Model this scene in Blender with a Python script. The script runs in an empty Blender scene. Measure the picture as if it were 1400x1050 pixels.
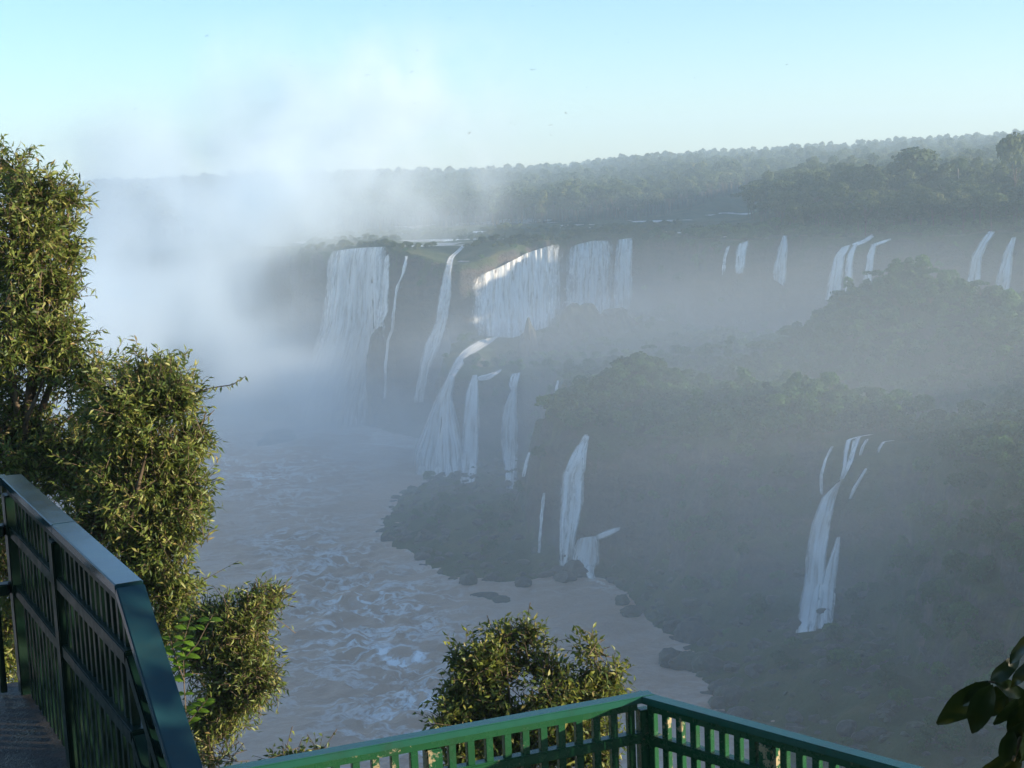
import bpy, bmesh, math, random
import numpy as np
from mathutils import Vector, Matrix
from mathutils.bvhtree import BVHTree

random.seed(7)
rng = np.random.default_rng(11)
SC = bpy.context.scene
COL = SC.collection

# ------------------------------------------------------------------ camera
F_PX, HOR, ROLL, H = 2080.0, 234.0, math.radians(2.4), 90.0
PITCH = math.atan((525 - HOR) / F_PX * math.cos(ROLL))
_c, _s, _cr, _sr = math.cos(PITCH), math.sin(PITCH), math.cos(ROLL), math.sin(ROLL)
cam_d = bpy.data.cameras.new('camera')
cam = bpy.data.objects.new('camera', cam_d)
COL.objects.link(cam)
right = Vector((_cr, -_sr * _s, -_sr * _c))
up = Vector((_sr, _cr * _s, _cr * _c))
fwd = Vector((0, _c, -_s))
M = Matrix((right, up, -fwd)).transposed().to_4x4()
M.translation = (0, 0, H)
cam.matrix_world = M
cam_d.sensor_width = 36
cam_d.lens = F_PX / 1400 * 36
cam_d.clip_start = 0.1
cam_d.clip_end = 20000
SC.camera = cam

# ------------------------------------------------------------------ light
SUN_AZ, SUN_EL = 102.0, 8.5          # clockwise from the view direction (+Y)
world = bpy.data.worlds.new('World')
SC.world = world
world.use_nodes = True
wn = world.node_tree.nodes
wl = world.node_tree.links
for n in list(wn): wn.remove(n)
sky = wn.new('ShaderNodeTexSky')
sky.sky_type = 'NISHITA'
sky.sun_disc = False
sky.sun_elevation = math.radians(SUN_EL)
sky.sun_rotation = math.radians(SUN_AZ)
sky.altitude = 1200
sky.air_density = 1.0
sky.dust_density = 0.2
sky.ozone_density = 3.2
bg = wn.new('ShaderNodeBackground')
bg.inputs['Strength'].default_value = 0.10
wo = wn.new('ShaderNodeOutputWorld')
wl.new(sky.outputs[0], bg.inputs['Color'])
wl.new(bg.outputs[0], wo.inputs['Surface'])

sun_d = bpy.data.lights.new('sun', 'SUN')
sun_d.energy = 3.9
sun_d.angle = math.radians(0.55)
sun_d.color = (1.0, 0.86, 0.65)
sun = bpy.data.objects.new('sun', sun_d)
COL.objects.link(sun)
az, el = math.radians(SUN_AZ), math.radians(SUN_EL)
sdir = Vector((math.sin(az) * math.cos(el), math.cos(az) * math.cos(el), math.sin(el)))
sun.rotation_euler = sdir.to_track_quat('Z', 'Y').to_euler()
sun.location = sdir * 50 + Vector((0, 0, 120))

SC.view_settings.view_transform = 'Standard'
SC.view_settings.look = 'None'
SC.view_settings.exposure = 1.65
SC.view_settings.gamma = 1.0
SC.view_settings.use_curve_mapping = False
cy = SC.cycles
cy.max_bounces = 9
cy.diffuse_bounces = 2
cy.glossy_bounces = 2
cy.transmission_bounces = 2
cy.transparent_max_bounces = 12
cy.volume_bounces = 8
cy.volume_max_steps = 256
cy.use_denoising = True
cy.sample_clamp_indirect = 4.0
cy.caustics_reflective = False
cy.caustics_refractive = False

# ------------------------------------------------------------------ helpers
def ray(px, py):
    u = (px - 700) / F_PX
    v = (py - 525) / F_PX
    ur = u * _cr - v * _sr
    vd = u * _sr + v * _cr
    return Vector((ur, _c - vd * _s, -(vd * _c + _s)))
CAM = Vector((0, 0, H))
def at_y(px, py, y):
    d = ray(px, py)
    return CAM + d * (y / d.y)
def at_z(px, py, z):
    d = ray(px, py)
    return CAM + d * ((z - H) / d.z)

def tag(o, label=None, cat=None, group=None, kind=None):
    if label: o['label'] = label
    if cat: o['category'] = cat
    if group: o['group'] = group
    if kind: o['kind'] = kind
    return o

def mesh_obj(name, verts, faces, mat=None, parent=None, smooth=False):
    me = bpy.data.meshes.new(name)
    me.from_pydata([tuple(v) for v in verts], [], [tuple(f) for f in faces])
    if smooth:
        me.polygons.foreach_set('use_smooth', [True] * len(me.polygons))
    if mat: me.materials.append(mat)
    o = bpy.data.objects.new(name, me)
    COL.objects.link(o)
    if parent: o.parent = parent
    return o

def np_mesh(name, V, Fq, mat=None, smooth=False):
    """V (n,3), Fq (m,3|4) arrays -> mesh"""
    me = bpy.data.meshes.new(name)
    V = np.ascontiguousarray(V, dtype=np.float32)
    Fq = np.ascontiguousarray(Fq, dtype=np.int32)
    m, k = Fq.shape
    me.vertices.add(len(V)); me.vertices.foreach_set('co', V.ravel())
    me.loops.add(m * k); me.loops.foreach_set('vertex_index', Fq.ravel())
    me.polygons.add(m)
    me.polygons.foreach_set('loop_start', np.arange(0, m * k, k, dtype=np.int32))
    me.polygons.foreach_set('loop_total', np.full(m, k, dtype=np.int32))
    if smooth: me.polygons.foreach_set('use_smooth', np.ones(m, dtype=bool))
    me.update(calc_edges=True)
    if mat: me.materials.append(mat)
    return me

def link_mesh(name, me, parent=None):
    o = bpy.data.objects.new(name, me)
    COL.objects.link(o)
    if parent: o.parent = parent
    return o

def empty(name, loc=(0, 0, 0)):
    o = bpy.data.objects.new(name, None)
    COL.objects.link(o)
    o.location = loc
    o.empty_display_size = 0.2
    return o

def keep(o, parent):
    """parent o (built in world coordinates) to an unrotated empty"""
    o.parent = parent
    o.matrix_parent_inverse = Matrix.Translation(-Vector(parent.location))
    return o

# numpy lattice noise ------------------------------------------------
def _hash(i, j, k, seed):
    h = (i.astype(np.int64) * 374761393 + j.astype(np.int64) * 668265263 + k.astype(np.int64) * 2147483647 + seed * 974711) & 0xffffffff
    h = ((h ^ (h >> 13)) * 1274126177) & 0xffffffff
    h = (h ^ (h >> 16)) & 0xffffffff
    h = (h * 2246822519) & 0xffffffff
    h = (h ^ (h >> 15)) & 0xffffffff
    return h.astype(np.float64) / 4294967295.0
def vnoise(x, y, z=None, seed=0):
    x = np.asarray(x, float); y = np.asarray(y, float)
    z = np.zeros_like(x) if z is None else np.asarray(z, float)
    xi, yi, zi = np.floor(x), np.floor(y), np.floor(z)
    fx, fy, fz = x - xi, y - yi, z - zi
    sx, sy, sz = fx * fx * (3 - 2 * fx), fy * fy * (3 - 2 * fy), fz * fz * (3 - 2 * fz)
    r = 0
    for a in (0, 1):
        for b in (0, 1):
            for c in (0, 1):
                w = (sx if a else 1 - sx) * (sy if b else 1 - sy) * (sz if c else 1 - sz)
                r = r + w * _hash(xi + a, yi + b, zi + c, seed)
    return r * 2 - 1
def fbm(x, y, z=None, oct=4, seed=0, gain=0.5):
    r = 0; a = 1.0; t = 0
    for o in range(oct):
        f = 2.03 ** o
        r = r + a * vnoise(np.asarray(x) * f, np.asarray(y) * f, None if z is None else np.asarray(z) * f, seed + o * 17)
        t += a; a *= gain
    return r / t

def poly_sd(px, py, poly):
    """signed distance to a closed polygon, positive inside"""
    P = np.array(poly, float)
    d = np.full(px.shape, 1e18)
    inside = np.zeros(px.shape, bool)
    n = len(P)
    for i in range(n):
        a = P[i]; b = P[(i + 1) % n]
        e = b - a
        wx, wy = px - a[0], py - a[1]
        t = np.clip((wx * e[0] + wy * e[1]) / (e @ e + 1e-9), 0, 1)
        dx, dy = wx - e[0] * t, wy - e[1] * t
        d = np.minimum(d, dx * dx + dy * dy)
        c = ((a[1] > py) != (b[1] > py))
        xx = a[0] + (py - a[1]) / (b[1] - a[1] + 1e-12) * e[0]
        inside ^= c & (px < xx)
    d = np.sqrt(d)
    return np.where(inside, d, -d)
def sstep(a, b, x):
    t = np.clip((x - a) / (b - a), 0, 1)
    return t * t * (3 - 2 * t)

# ------------------------------------------------------------------ materials
def new_mat(name):
    m = bpy.data.materials.new(name)
    m.use_nodes = True
    nt = m.node_tree
    for n in list(nt.nodes): nt.nodes.remove(n)
    out = nt.nodes.new('ShaderNodeOutputMaterial')
    return m, nt, out
def N(nt, typ, **kw):
    n = nt.nodes.new(typ)
    for k, v in kw.items():
        if k.startswith('i_'):
            n.inputs[k[2:].replace('_', ' ')].default_value = v
        else:
            setattr(n, k, v)
    return n
def ramp(nt, fac, stops, interp='LINEAR'):
    r = nt.nodes.new('ShaderNodeValToRGB')
    r.color_ramp.interpolation = interp
    els = r.color_ramp.elements
    while len(els) < len(stops): els.new(0.5)
    for e, (p, c) in zip(els, stops):
        e.position = p
        e.color = (c, c, c, 1) if isinstance(c, (int, float)) else (*c, 1)
    nt.links.new(fac, r.inputs[0])
    return r.outputs[0]
def noise(nt, scale, detail=4, rough=0.55, vec=None, dist=0.0, dims='3D'):
    n = nt.nodes.new('ShaderNodeTexNoise')
    n.noise_dimensions = dims
    n.inputs['Scale'].default_value = scale
    n.inputs['Detail'].default_value = detail
    n.inputs['Roughness'].default_value = rough
    n.inputs['Distortion'].default_value = dist
    if vec is not None: nt.links.new(vec, n.inputs['Vector'])
    return n.outputs['Fac']
def mixc(nt, fac, a, b, mode='MIX'):
    m = nt.nodes.new('ShaderNodeMix')
    m.data_type = 'RGBA'; m.blend_type = mode
    for s, v in ((0, fac), (6, a), (7, b)):
        if hasattr(v, 'is_linked') or isinstance(v, bpy.types.NodeSocket):
            nt.links.new(v, m.inputs[s])
        else:
            m.inputs[s].default_value = v if s == 0 else (*v, 1)
    return m.outputs[2]
def math_n(nt, op, a, b=None):
    m = nt.nodes.new('ShaderNodeMath'); m.operation = op
    for i, v in enumerate((a, b)):
        if v is None: continue
        if isinstance(v, bpy.types.NodeSocket): nt.links.new(v, m.inputs[i])
        else: m.inputs[i].default_value = v
    return m.outputs[0]
def bsdf(nt, out, color, rough=0.8, spec=0.3, normal=None):
    b = nt.nodes.new('ShaderNodeBsdfPrincipled')
    for k, v in (('Base Color', color), ('Roughness', rough), ('Specular IOR Level', spec)):
        if isinstance(v, bpy.types.NodeSocket): nt.links.new(v, b.inputs[k])
        else: b.inputs[k].default_value = (*v, 1) if isinstance(v, tuple) else v
    if normal is not None: nt.links.new(normal, b.inputs['Normal'])
    nt.links.new(b.outputs[0], out.inputs['Surface'])
    return b
def bump(nt, h, strength=0.5, dist=0.1):
    b = nt.nodes.new('ShaderNodeBump')
    b.inputs['Strength'].default_value = strength
    b.inputs['Distance'].default_value = dist
    nt.links.new(h, b.inputs['Height'])
    return b.outputs[0]
def coord(nt, which='Object'):
    return nt.nodes.new('ShaderNodeTexCoord').outputs[which]
def mapping(nt, vec, scale):
    m = nt.nodes.new('ShaderNodeMapping')
    m.inputs['Scale'].default_value = scale
    nt.links.new(vec, m.inputs['Vector'])
    return m.outputs[0]

def mat_terrain():
    m, nt, out = new_mat('terrain_rock_and_grass')
    geo = nt.nodes.new('ShaderNodeNewGeometry')
    pos = geo.outputs['Position']
    sep = nt.nodes.new('ShaderNodeSeparateXYZ'); nt.links.new(geo.outputs['Normal'], sep.inputs[0])
    strat = noise(nt, 0.22, 5, 0.6, mapping(nt, pos, (0.5, 0.5, 2.2)))
    fine = noise(nt, 1.1, 6, 0.65, pos)
    rock = ramp(nt, strat, [(0.25, (0.022, 0.019, 0.017)), (0.5, (0.060, 0.048, 0.040)), (0.62, (0.105, 0.066, 0.048)), (0.8, (0.045, 0.038, 0.034))])
    rock = mixc(nt, ramp(nt, fine, [(0.3, 0.0), (0.75, 0.7)]), rock, (0.13, 0.115, 0.10))
    gn = noise(nt, 0.09, 5, 0.6, pos)
    grass = ramp(nt, gn, [(0.3, (0.028, 0.045, 0.014)), (0.5, (0.055, 0.075, 0.022)), (0.68, (0.11, 0.10, 0.042)), (0.8, (0.15, 0.105, 0.06))])
    veg = math_n(nt, 'ADD', sep.outputs['Z'], math_n(nt, 'MULTIPLY', math_n(nt, 'SUBTRACT', noise(nt, 0.16, 4, 0.6, pos), 0.5), 1.6))
    vf = ramp(nt, veg, [(0.35, 0.0), (0.62, 1.0)])
    col = mixc(nt, vf, rock, grass)
    bsdf(nt, out, col, 0.85, 0.2, bump(nt, fine, 0.9, 1.2))
    return m
def mat_rock():
    m, nt, out = new_mat('wet_basalt')
    pos = nt.nodes.new('ShaderNodeNewGeometry').outputs['Position']
    a = noise(nt, 0.5, 6, 0.65, pos)
    col = ramp(nt, a, [(0.3, (0.02, 0.018, 0.017)), (0.55, (0.06, 0.05, 0.042)), (0.75, (0.10, 0.085, 0.06))])
    g = ramp(nt, noise(nt, 0.12, 3, 0.6, pos), [(0.5, 0.0), (0.62, 0.8)])
    col = mixc(nt, g, col, (0.04, 0.055, 0.02))
    bsdf(nt, out, col, 0.55, 0.4, bump(nt, a, 0.9, 0.8))
    return m
def mat_river():
    m, nt, out = new_mat('brown_river_water')
    pos = nt.nodes.new('ShaderNodeNewGeometry').outputs['Position']
    at = nt.nodes.new('ShaderNodeAttribute'); at.attribute_name = 'foam'
    sw = noise(nt, 0.05, 3, 0.5, pos, 1.6)
    warp = nt.nodes.new('ShaderNodeVectorMath'); warp.operation = 'ADD'
    wc = nt.nodes.new('ShaderNodeTexNoise'); wc.inputs['Scale'].default_value = 0.07; wc.inputs['Detail'].default_value = 3
    nt.links.new(pos, wc.inputs['Vector'])
    sc = nt.nodes.new('ShaderNodeVectorMath'); sc.operation = 'SCALE'; sc.inputs['Scale'].default_value = 22
    nt.links.new(wc.outputs['Color'], sc.inputs[0])
    nt.links.new(pos, warp.inputs[0]); nt.links.new(sc.outputs[0], warp.inputs[1])
    p2 = mapping(nt, warp.outputs[0], (0.55, 1.0, 1.0))
    n1 = noise(nt, 0.11, 5, 0.62, p2, 0.6)
    rid = math_n(nt, 'ABSOLUTE', math_n(nt, 'SUBTRACT', n1, 0.5))           # thin veins where the noise crosses 0.5
    veins = ramp(nt, rid, [(0.0, 1.0), (0.022, 0.75), (0.055, 0.0)])
    n2 = noise(nt, 0.45, 5, 0.7, p2)
    veins = math_n(nt, 'MULTIPLY', veins, ramp(nt, n2, [(0.34, 0.0), (0.5, 1.0)]))
    patch = ramp(nt, n2, [(0.62, 0.0), (0.76, 0.7)])
    foam = math_n(nt, 'MULTIPLY', math_n(nt, 'MAXIMUM', veins, patch), at.outputs['Fac'])
    foam = math_n(nt, 'MINIMUM', math_n(nt, 'ADD', foam, math_n(nt, 'MULTIPLY', ramp(nt, at.outputs['Fac'], [(0.84, 0.0), (1.0, 0.8)]), ramp(nt, n2, [(0.3, 0.2), (0.6, 1.0)]))), 1.0)
    base = mixc(nt, sw, (0.40, 0.245, 0.165), (0.51, 0.345, 0.25))
    col = mixc(nt, foam, base, (0.90, 0.90, 0.89))
    wv = noise(nt, 0.5, 6, 0.62, mapping(nt, pos, (0.7, 1.2, 1.0)), 0.4)
    rough = ramp(nt, foam, [(0.0, 0.36), (0.5, 0.8)])
    bsdf(nt, out, col, rough, 0.3, bump(nt, math_n(nt, 'ADD', wv, math_n(nt, 'MULTIPLY', foam, 0.5)), 0.7, 0.9))
    return m
def mat_upper_river():
    m, nt, out = new_mat('upper_river_water')
    pos = nt.nodes.new('ShaderNodeNewGeometry').outputs['Position']
    n = noise(nt, 0.12, 5, 0.65, mapping(nt, pos, (0.6, 0.25, 1)), 0.5)
    foam = ramp(nt, n, [(0.42, 0.0), (0.58, 1.0)])
    col = mixc(nt, foam, (0.20, 0.15, 0.12), (0.78, 0.78, 0.76))
    bsdf(nt, out, col, ramp(nt, foam, [(0, 0.4), (1, 0.8)]), 0.3, bump(nt, n, 0.4, 0.6))
    return m
def mat_fall():
    m, nt, out = new_mat('falling_white_water')
    uv = nt.nodes.new('ShaderNodeUVMap')
    a = noise(nt, 1.0, 5, 0.6, mapping(nt, uv.outputs[0], (0.9, 0.085, 1)), 0.5)
    b = noise(nt, 1.0, 4, 0.65, mapping(nt, uv.outputs[0], (3.4, 0.5, 1)), 0.6)
    att = nt.nodes.new('ShaderNodeAttribute'); att.attribute_name = 'dens'
    c = noise(nt, 1.0, 5, 0.68, mapping(nt, uv.outputs[0], (0.8, 0.42, 1)), 0.8)
    s = math_n(nt, 'ADD', math_n(nt, 'ADD', math_n(nt, 'MULTIPLY', a, 0.45), math_n(nt, 'MULTIPLY', b, 0.25)), math_n(nt, 'MULTIPLY', c, 0.30))
    s = math_n(nt, 'ADD', s, math_n(nt, 'SUBTRACT', att.outputs['Fac'], 0.42))
    alpha = ramp(nt, s, [(0.44, 0.0), (0.66, 1.0)])
    tint = ramp(nt, a, [(0.33, (0.55, 0.50, 0.45)), (0.5, (0.88, 0.87, 0.85)), (0.68, (0.97, 0.97, 0.96))])
    d = nt.nodes.new('ShaderNodeBsdfDiffuse'); nt.links.new(tint, d.inputs['Color'])
    nt.links.new(bump(nt, s, 0.8, 0.8), d.inputs['Normal'])
    tr = nt.nodes.new('ShaderNodeBsdfTranslucent'); nt.links.new(tint, tr.inputs['Color'])
    m1 = nt.nodes.new('ShaderNodeMixShader'); m1.inputs[0].default_value = 0.25
    nt.links.new(d.outputs[0], m1.inputs[1]); nt.links.new(tr.outputs[0], m1.inputs[2])
    t = nt.nodes.new('ShaderNodeBsdfTransparent')
    m2 = nt.nodes.new('ShaderNodeMixShader')
    nt.links.new(alpha, m2.inputs[0]); nt.links.new(t.outputs[0], m2.inputs[1]); nt.links.new(m1.outputs[0], m2.inputs[2])
    nt.links.new(m2.outputs[0], out.inputs['Surface'])
    return m
def mat_leaf(name, stops, transl=0.35, rough=0.45, spec=0.35, use_obj=False):
    m, nt, out = new_mat(name)
    geo = nt.nodes.new('ShaderNodeNewGeometry')
    r = geo.outputs['Random Per Island']
    if use_obj:
        oi = nt.nodes.new('ShaderNodeObjectInfo')
        r = math_n(nt, 'FRACT', math_n(nt, 'ADD', math_n(nt, 'MULTIPLY', oi.outputs['Random'], 0.75), math_n(nt, 'MULTIPLY', r, 0.25)))
    col = ramp(nt, r, stops)
    b = nt.nodes.new('ShaderNodeBsdfPrincipled')
    nt.links.new(col, b.inputs['Base Color'])
    b.inputs['Roughness'].default_value = rough
    b.inputs['Specular IOR Level'].default_value = spec
    t = nt.nodes.new('ShaderNodeBsdfTranslucent')
    tc = mixc(nt, 0.5, col, (0.20, 0.22, 0.03))
    nt.links.new(tc, t.inputs['Color'])
    mx = nt.nodes.new('ShaderNodeMixShader'); mx.inputs[0].default_value = transl
    nt.links.new(b.outputs[0], mx.inputs[1]); nt.links.new(t.outputs[0], mx.inputs[2])
    nt.links.new(mx.outputs[0], out.inputs['Surface'])
    return m
def mat_bark():
    m, nt, out = new_mat('grey_brown_bark')
    p = coord(nt)
    a = noise(nt, 14, 5, 0.6, mapping(nt, p, (1, 1, 0.25)))
    bsdf(nt, out, ramp(nt, a, [(0.3, (0.05, 0.035, 0.022)), (0.7, (0.20, 0.15, 0.10))]), 0.85, 0.2, bump(nt, a, 0.6, 0.02))
    return m
def mat_paint(name, c1, c2, chip=0.66, rough=0.38, spec=0.5):
    m, nt, out = new_mat(name)
    pos = nt.nodes.new('ShaderNodeNewGeometry').outputs['Position']
    g = noise(nt, 9, 5, 0.6, mapping(nt, pos, (1, 1, 0.3)))
    col = mixc(nt, g, c1, c2)
    w = noise(nt, 11, 6, 0.7, pos)
    w2 = noise(nt, 2.1, 3, 0.5, pos)
    ch = ramp(nt, math_n(nt, 'ADD', math_n(nt, 'MULTIPLY', w, 0.6), math_n(nt, 'MULTIPLY', w2, 0.4)), [(chip, 0.0), (chip + 0.015, 1.0)])
    col = mixc(nt, ch, col, (0.34, 0.27, 0.15))
    dirt = ramp(nt, noise(nt, 5, 5, 0.7, pos), [(0.5, 0.0), (0.8, 0.55)])
    col = mixc(nt, dirt, col, (0.035, 0.05, 0.03))
    r = ramp(nt, math_n(nt, 'ADD', math_n(nt, 'MULTIPLY', w, 0.5), math_n(nt, 'MULTIPLY', ch, 0.5)), [(0.2, rough * 0.6), (0.8, min(1, rough * 1.9))])
    bsdf(nt, out, col, r, spec, bump(nt, math_n(nt, 'SUBTRACT', math_n(nt, 'MULTIPLY', w, 0.4), ch), 0.35, 0.004))
    return m
def mat_ground_wet():
    m, nt, out = new_mat('wet_dark_concrete')
    pos = nt.nodes.new('ShaderNodeNewGeometry').outputs['Position']
    a = noise(nt, 6, 6, 0.65, pos)
    b = noise(nt, 45, 4, 0.7, pos)
    col = ramp(nt, a, [(0.3, (0.016, 0.015, 0.014)), (0.7, (0.055, 0.048, 0.042))])
    bsdf(nt, out, col, ramp(nt, a, [(0.35, 0.22), (0.65, 0.75)]), 0.5, bump(nt, b, 0.7, 0.02))
    return m
def mat_plain(name, c, rough=0.7):
    m, nt, out = new_mat(name)
    pos = nt.nodes.new('ShaderNodeNewGeometry').outputs['Position']
    a = noise(nt, 3, 4, 0.6, pos)
    bsdf(nt, out, mixc(nt, a, tuple(0.75 * x for x in c), tuple(min(1, 1.2 * x) for x in c)), rough, 0.3)
    return m

MT = mat_terrain(); MROCK = mat_rock(); MRIV = mat_river(); MUP = mat_upper_river(); MFALL = mat_fall(); MBARK = mat_bark()
MLEAF_OLIVE = mat_leaf('olive_leaf', [(0.0, (0.050, 0.090, 0.018)), (0.4, (0.135, 0.185, 0.036)), (0.75, (0.23, 0.265, 0.055)), (0.95, (0.32, 0.30, 0.09)), (1.0, (0.33, 0.22, 0.09))], 0.36)
MLEAF_SHRUB = mat_leaf('shrub_leaf', [(0.0, (0.040, 0.075, 0.016)), (0.5, (0.13, 0.175, 0.032)), (0.9, (0.27, 0.27, 0.05)), (1.0, (0.30, 0.24, 0.08))], 0.36)
MLEAF_BRIGHT = mat_leaf('bright_leaf', [(0.0, (0.10, 0.22, 0.02)), (1.0, (0.19, 0.33, 0.03))], 0.5)
MLEAF_SHADED = mat_leaf('shaded_glossy_leaf', [(0.0, (0.006, 0.018, 0.005)), (1.0, (0.014, 0.034, 0.008))], 0.12, 0.35, 0.4)  # leaf green taken near black: the shade is put into the colour
MFOREST = mat_leaf('forest_leaf', [(0.0, (0.026, 0.048, 0.014)), (0.4, (0.050, 0.080, 0.020)), (0.75, (0.085, 0.110, 0.030)), (1.0, (0.14, 0.13, 0.05))], 0.25, 0.6, 0.2, True)
MHILL = mat_leaf('hillside_leaf', [(0.0, (0.016, 0.050, 0.014)), (0.5, (0.034, 0.105, 0.024)), (0.85, (0.075, 0.16, 0.034)), (1.0, (0.12, 0.17, 0.05))], 0.25, 0.6, 0.2, True)
MRAIL = mat_paint('green_rail_paint', (0.010, 0.064, 0.026), (0.017, 0.094, 0.037), 0.585)
MPOST = mat_paint('peeling_green_post_paint', (0.010, 0.064, 0.026), (0.017, 0.094, 0.037), 0.515)
MRAIL_SHADED = mat_paint('shaded_green_rail_paint', (0.004, 0.014, 0.010), (0.007, 0.026, 0.017), 0.72, 0.5, 0.2)  # green rail paint with the deep shade of the stairs mixed into its colour
MCAP = mat_paint('sky_tinted_rail_cap_paint', (0.014, 0.085, 0.060), (0.024, 0.120, 0.085), 0.66, 0.22, 0.7)  # rail green shifted to teal: the sky's reflection is painted into the cap
MCAP_WET = mat_paint('wet_sky_tinted_rail_cap_paint', (0.010, 0.045, 0.055), (0.018, 0.065, 0.075), 0.72, 0.2, 0.6)  # wet cap whose blue cast is reflected sky put into the base colour
MWET = mat_ground_wet()
MBIRD = mat_plain('dark_feather', (0.02, 0.02, 0.02))
MBRIDGE = mat_plain('pale_concrete', (0.62, 0.58, 0.52))

# ------------------------------------------------------------------ terrain
LAND = [(-700, 600), (-150, 592), (-112, 586), (-76, 556), (-62, 548), (-54, 552), (-44, 537), (-36, 520), (-27, 490), (-23, 457), (-34, 422), (-35, 376), (-24, 351),
        (-11, 328), (5, 329), (17, 330), (23, 306), (31, 280), (31, 263), (33, 241), (38, 215), (52, 180), (85, 140), (150, 80), (330, -60), (600, -300),
        (2200, -300), (2200, 3200), (-2200, 3200), (-2200, 640)]
BENCH = [(-40, 560), (-15, 524), (-19, 500), (-19, 470), (-17, 449), (-8, 446), (2, 450), (9, 452), (15, 440), (13, 400), (9, 366), (11, 347), (18, 341), (27, 338), (33, 325), (40, 312),
         (49, 302), (58, 297), (67, 291), (76, 286), (82, 268), (82, 240), (92, 215), (125, 175), (200, 110), (400, -40), (700, -280), (2200, -280), (2200, 3200), (-40, 3200)]
UPPER = [(-2200, 660), (-400, 640), (-160, 625), (-110, 607), (-84, 596), (-74, 566), (-66, 561), (-50, 563), (-46, 552), (-40, 545), (-30, 537), (-17, 530), (-5, 536), (8, 548), (21, 570),
         (28, 582), (48, 576), (62, 558), (76, 522), (97, 530), (112, 508), (126, 508), (150, 492), (160, 486), (176, 470), (235, 425), (420, 330), (800, 160), (1300, -100), (2200, -250), (2200, 3200), (-2200, 3200)]
UPRIV = [(-95, 590), (-74, 560), (-48, 560), (-36, 575), (-16, 575), (-18, 526), (-4, 534), (22, 568), (50, 574), (95, 640), (137, 760), (225, 1010), (262, 1065), (212, 1065), (122, 850), (60, 745), (-40, 725), (-330, 770), (-420, 700), (-160, 640)]
NEAR = [(-700, 190), (-140, 150), (-60, 112), (-20, 92), (20, 74), (60, 40), (200, -120), (330, -300), (-700, -300)]

def axis(lo, f0, f1, hi, step, grow=1.16):
    a = list(np.arange(f0, f1 + 1e-6, step))
    s = step; v = f1
    while v < hi:
        s *= grow; v += s; a.append(v)
    s = step; v = f0; b = []
    while v > lo:
        s *= grow; v -= s; b.append(v)
    return np.array(b[::-1] + a)
xs = axis(-1700, -115, 185, 1700, 1.25)
ys = axis(-260, 205, 620, 2700, 1.25, 1.12)
X, Y = np.meshgrid(xs, ys)

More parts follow.
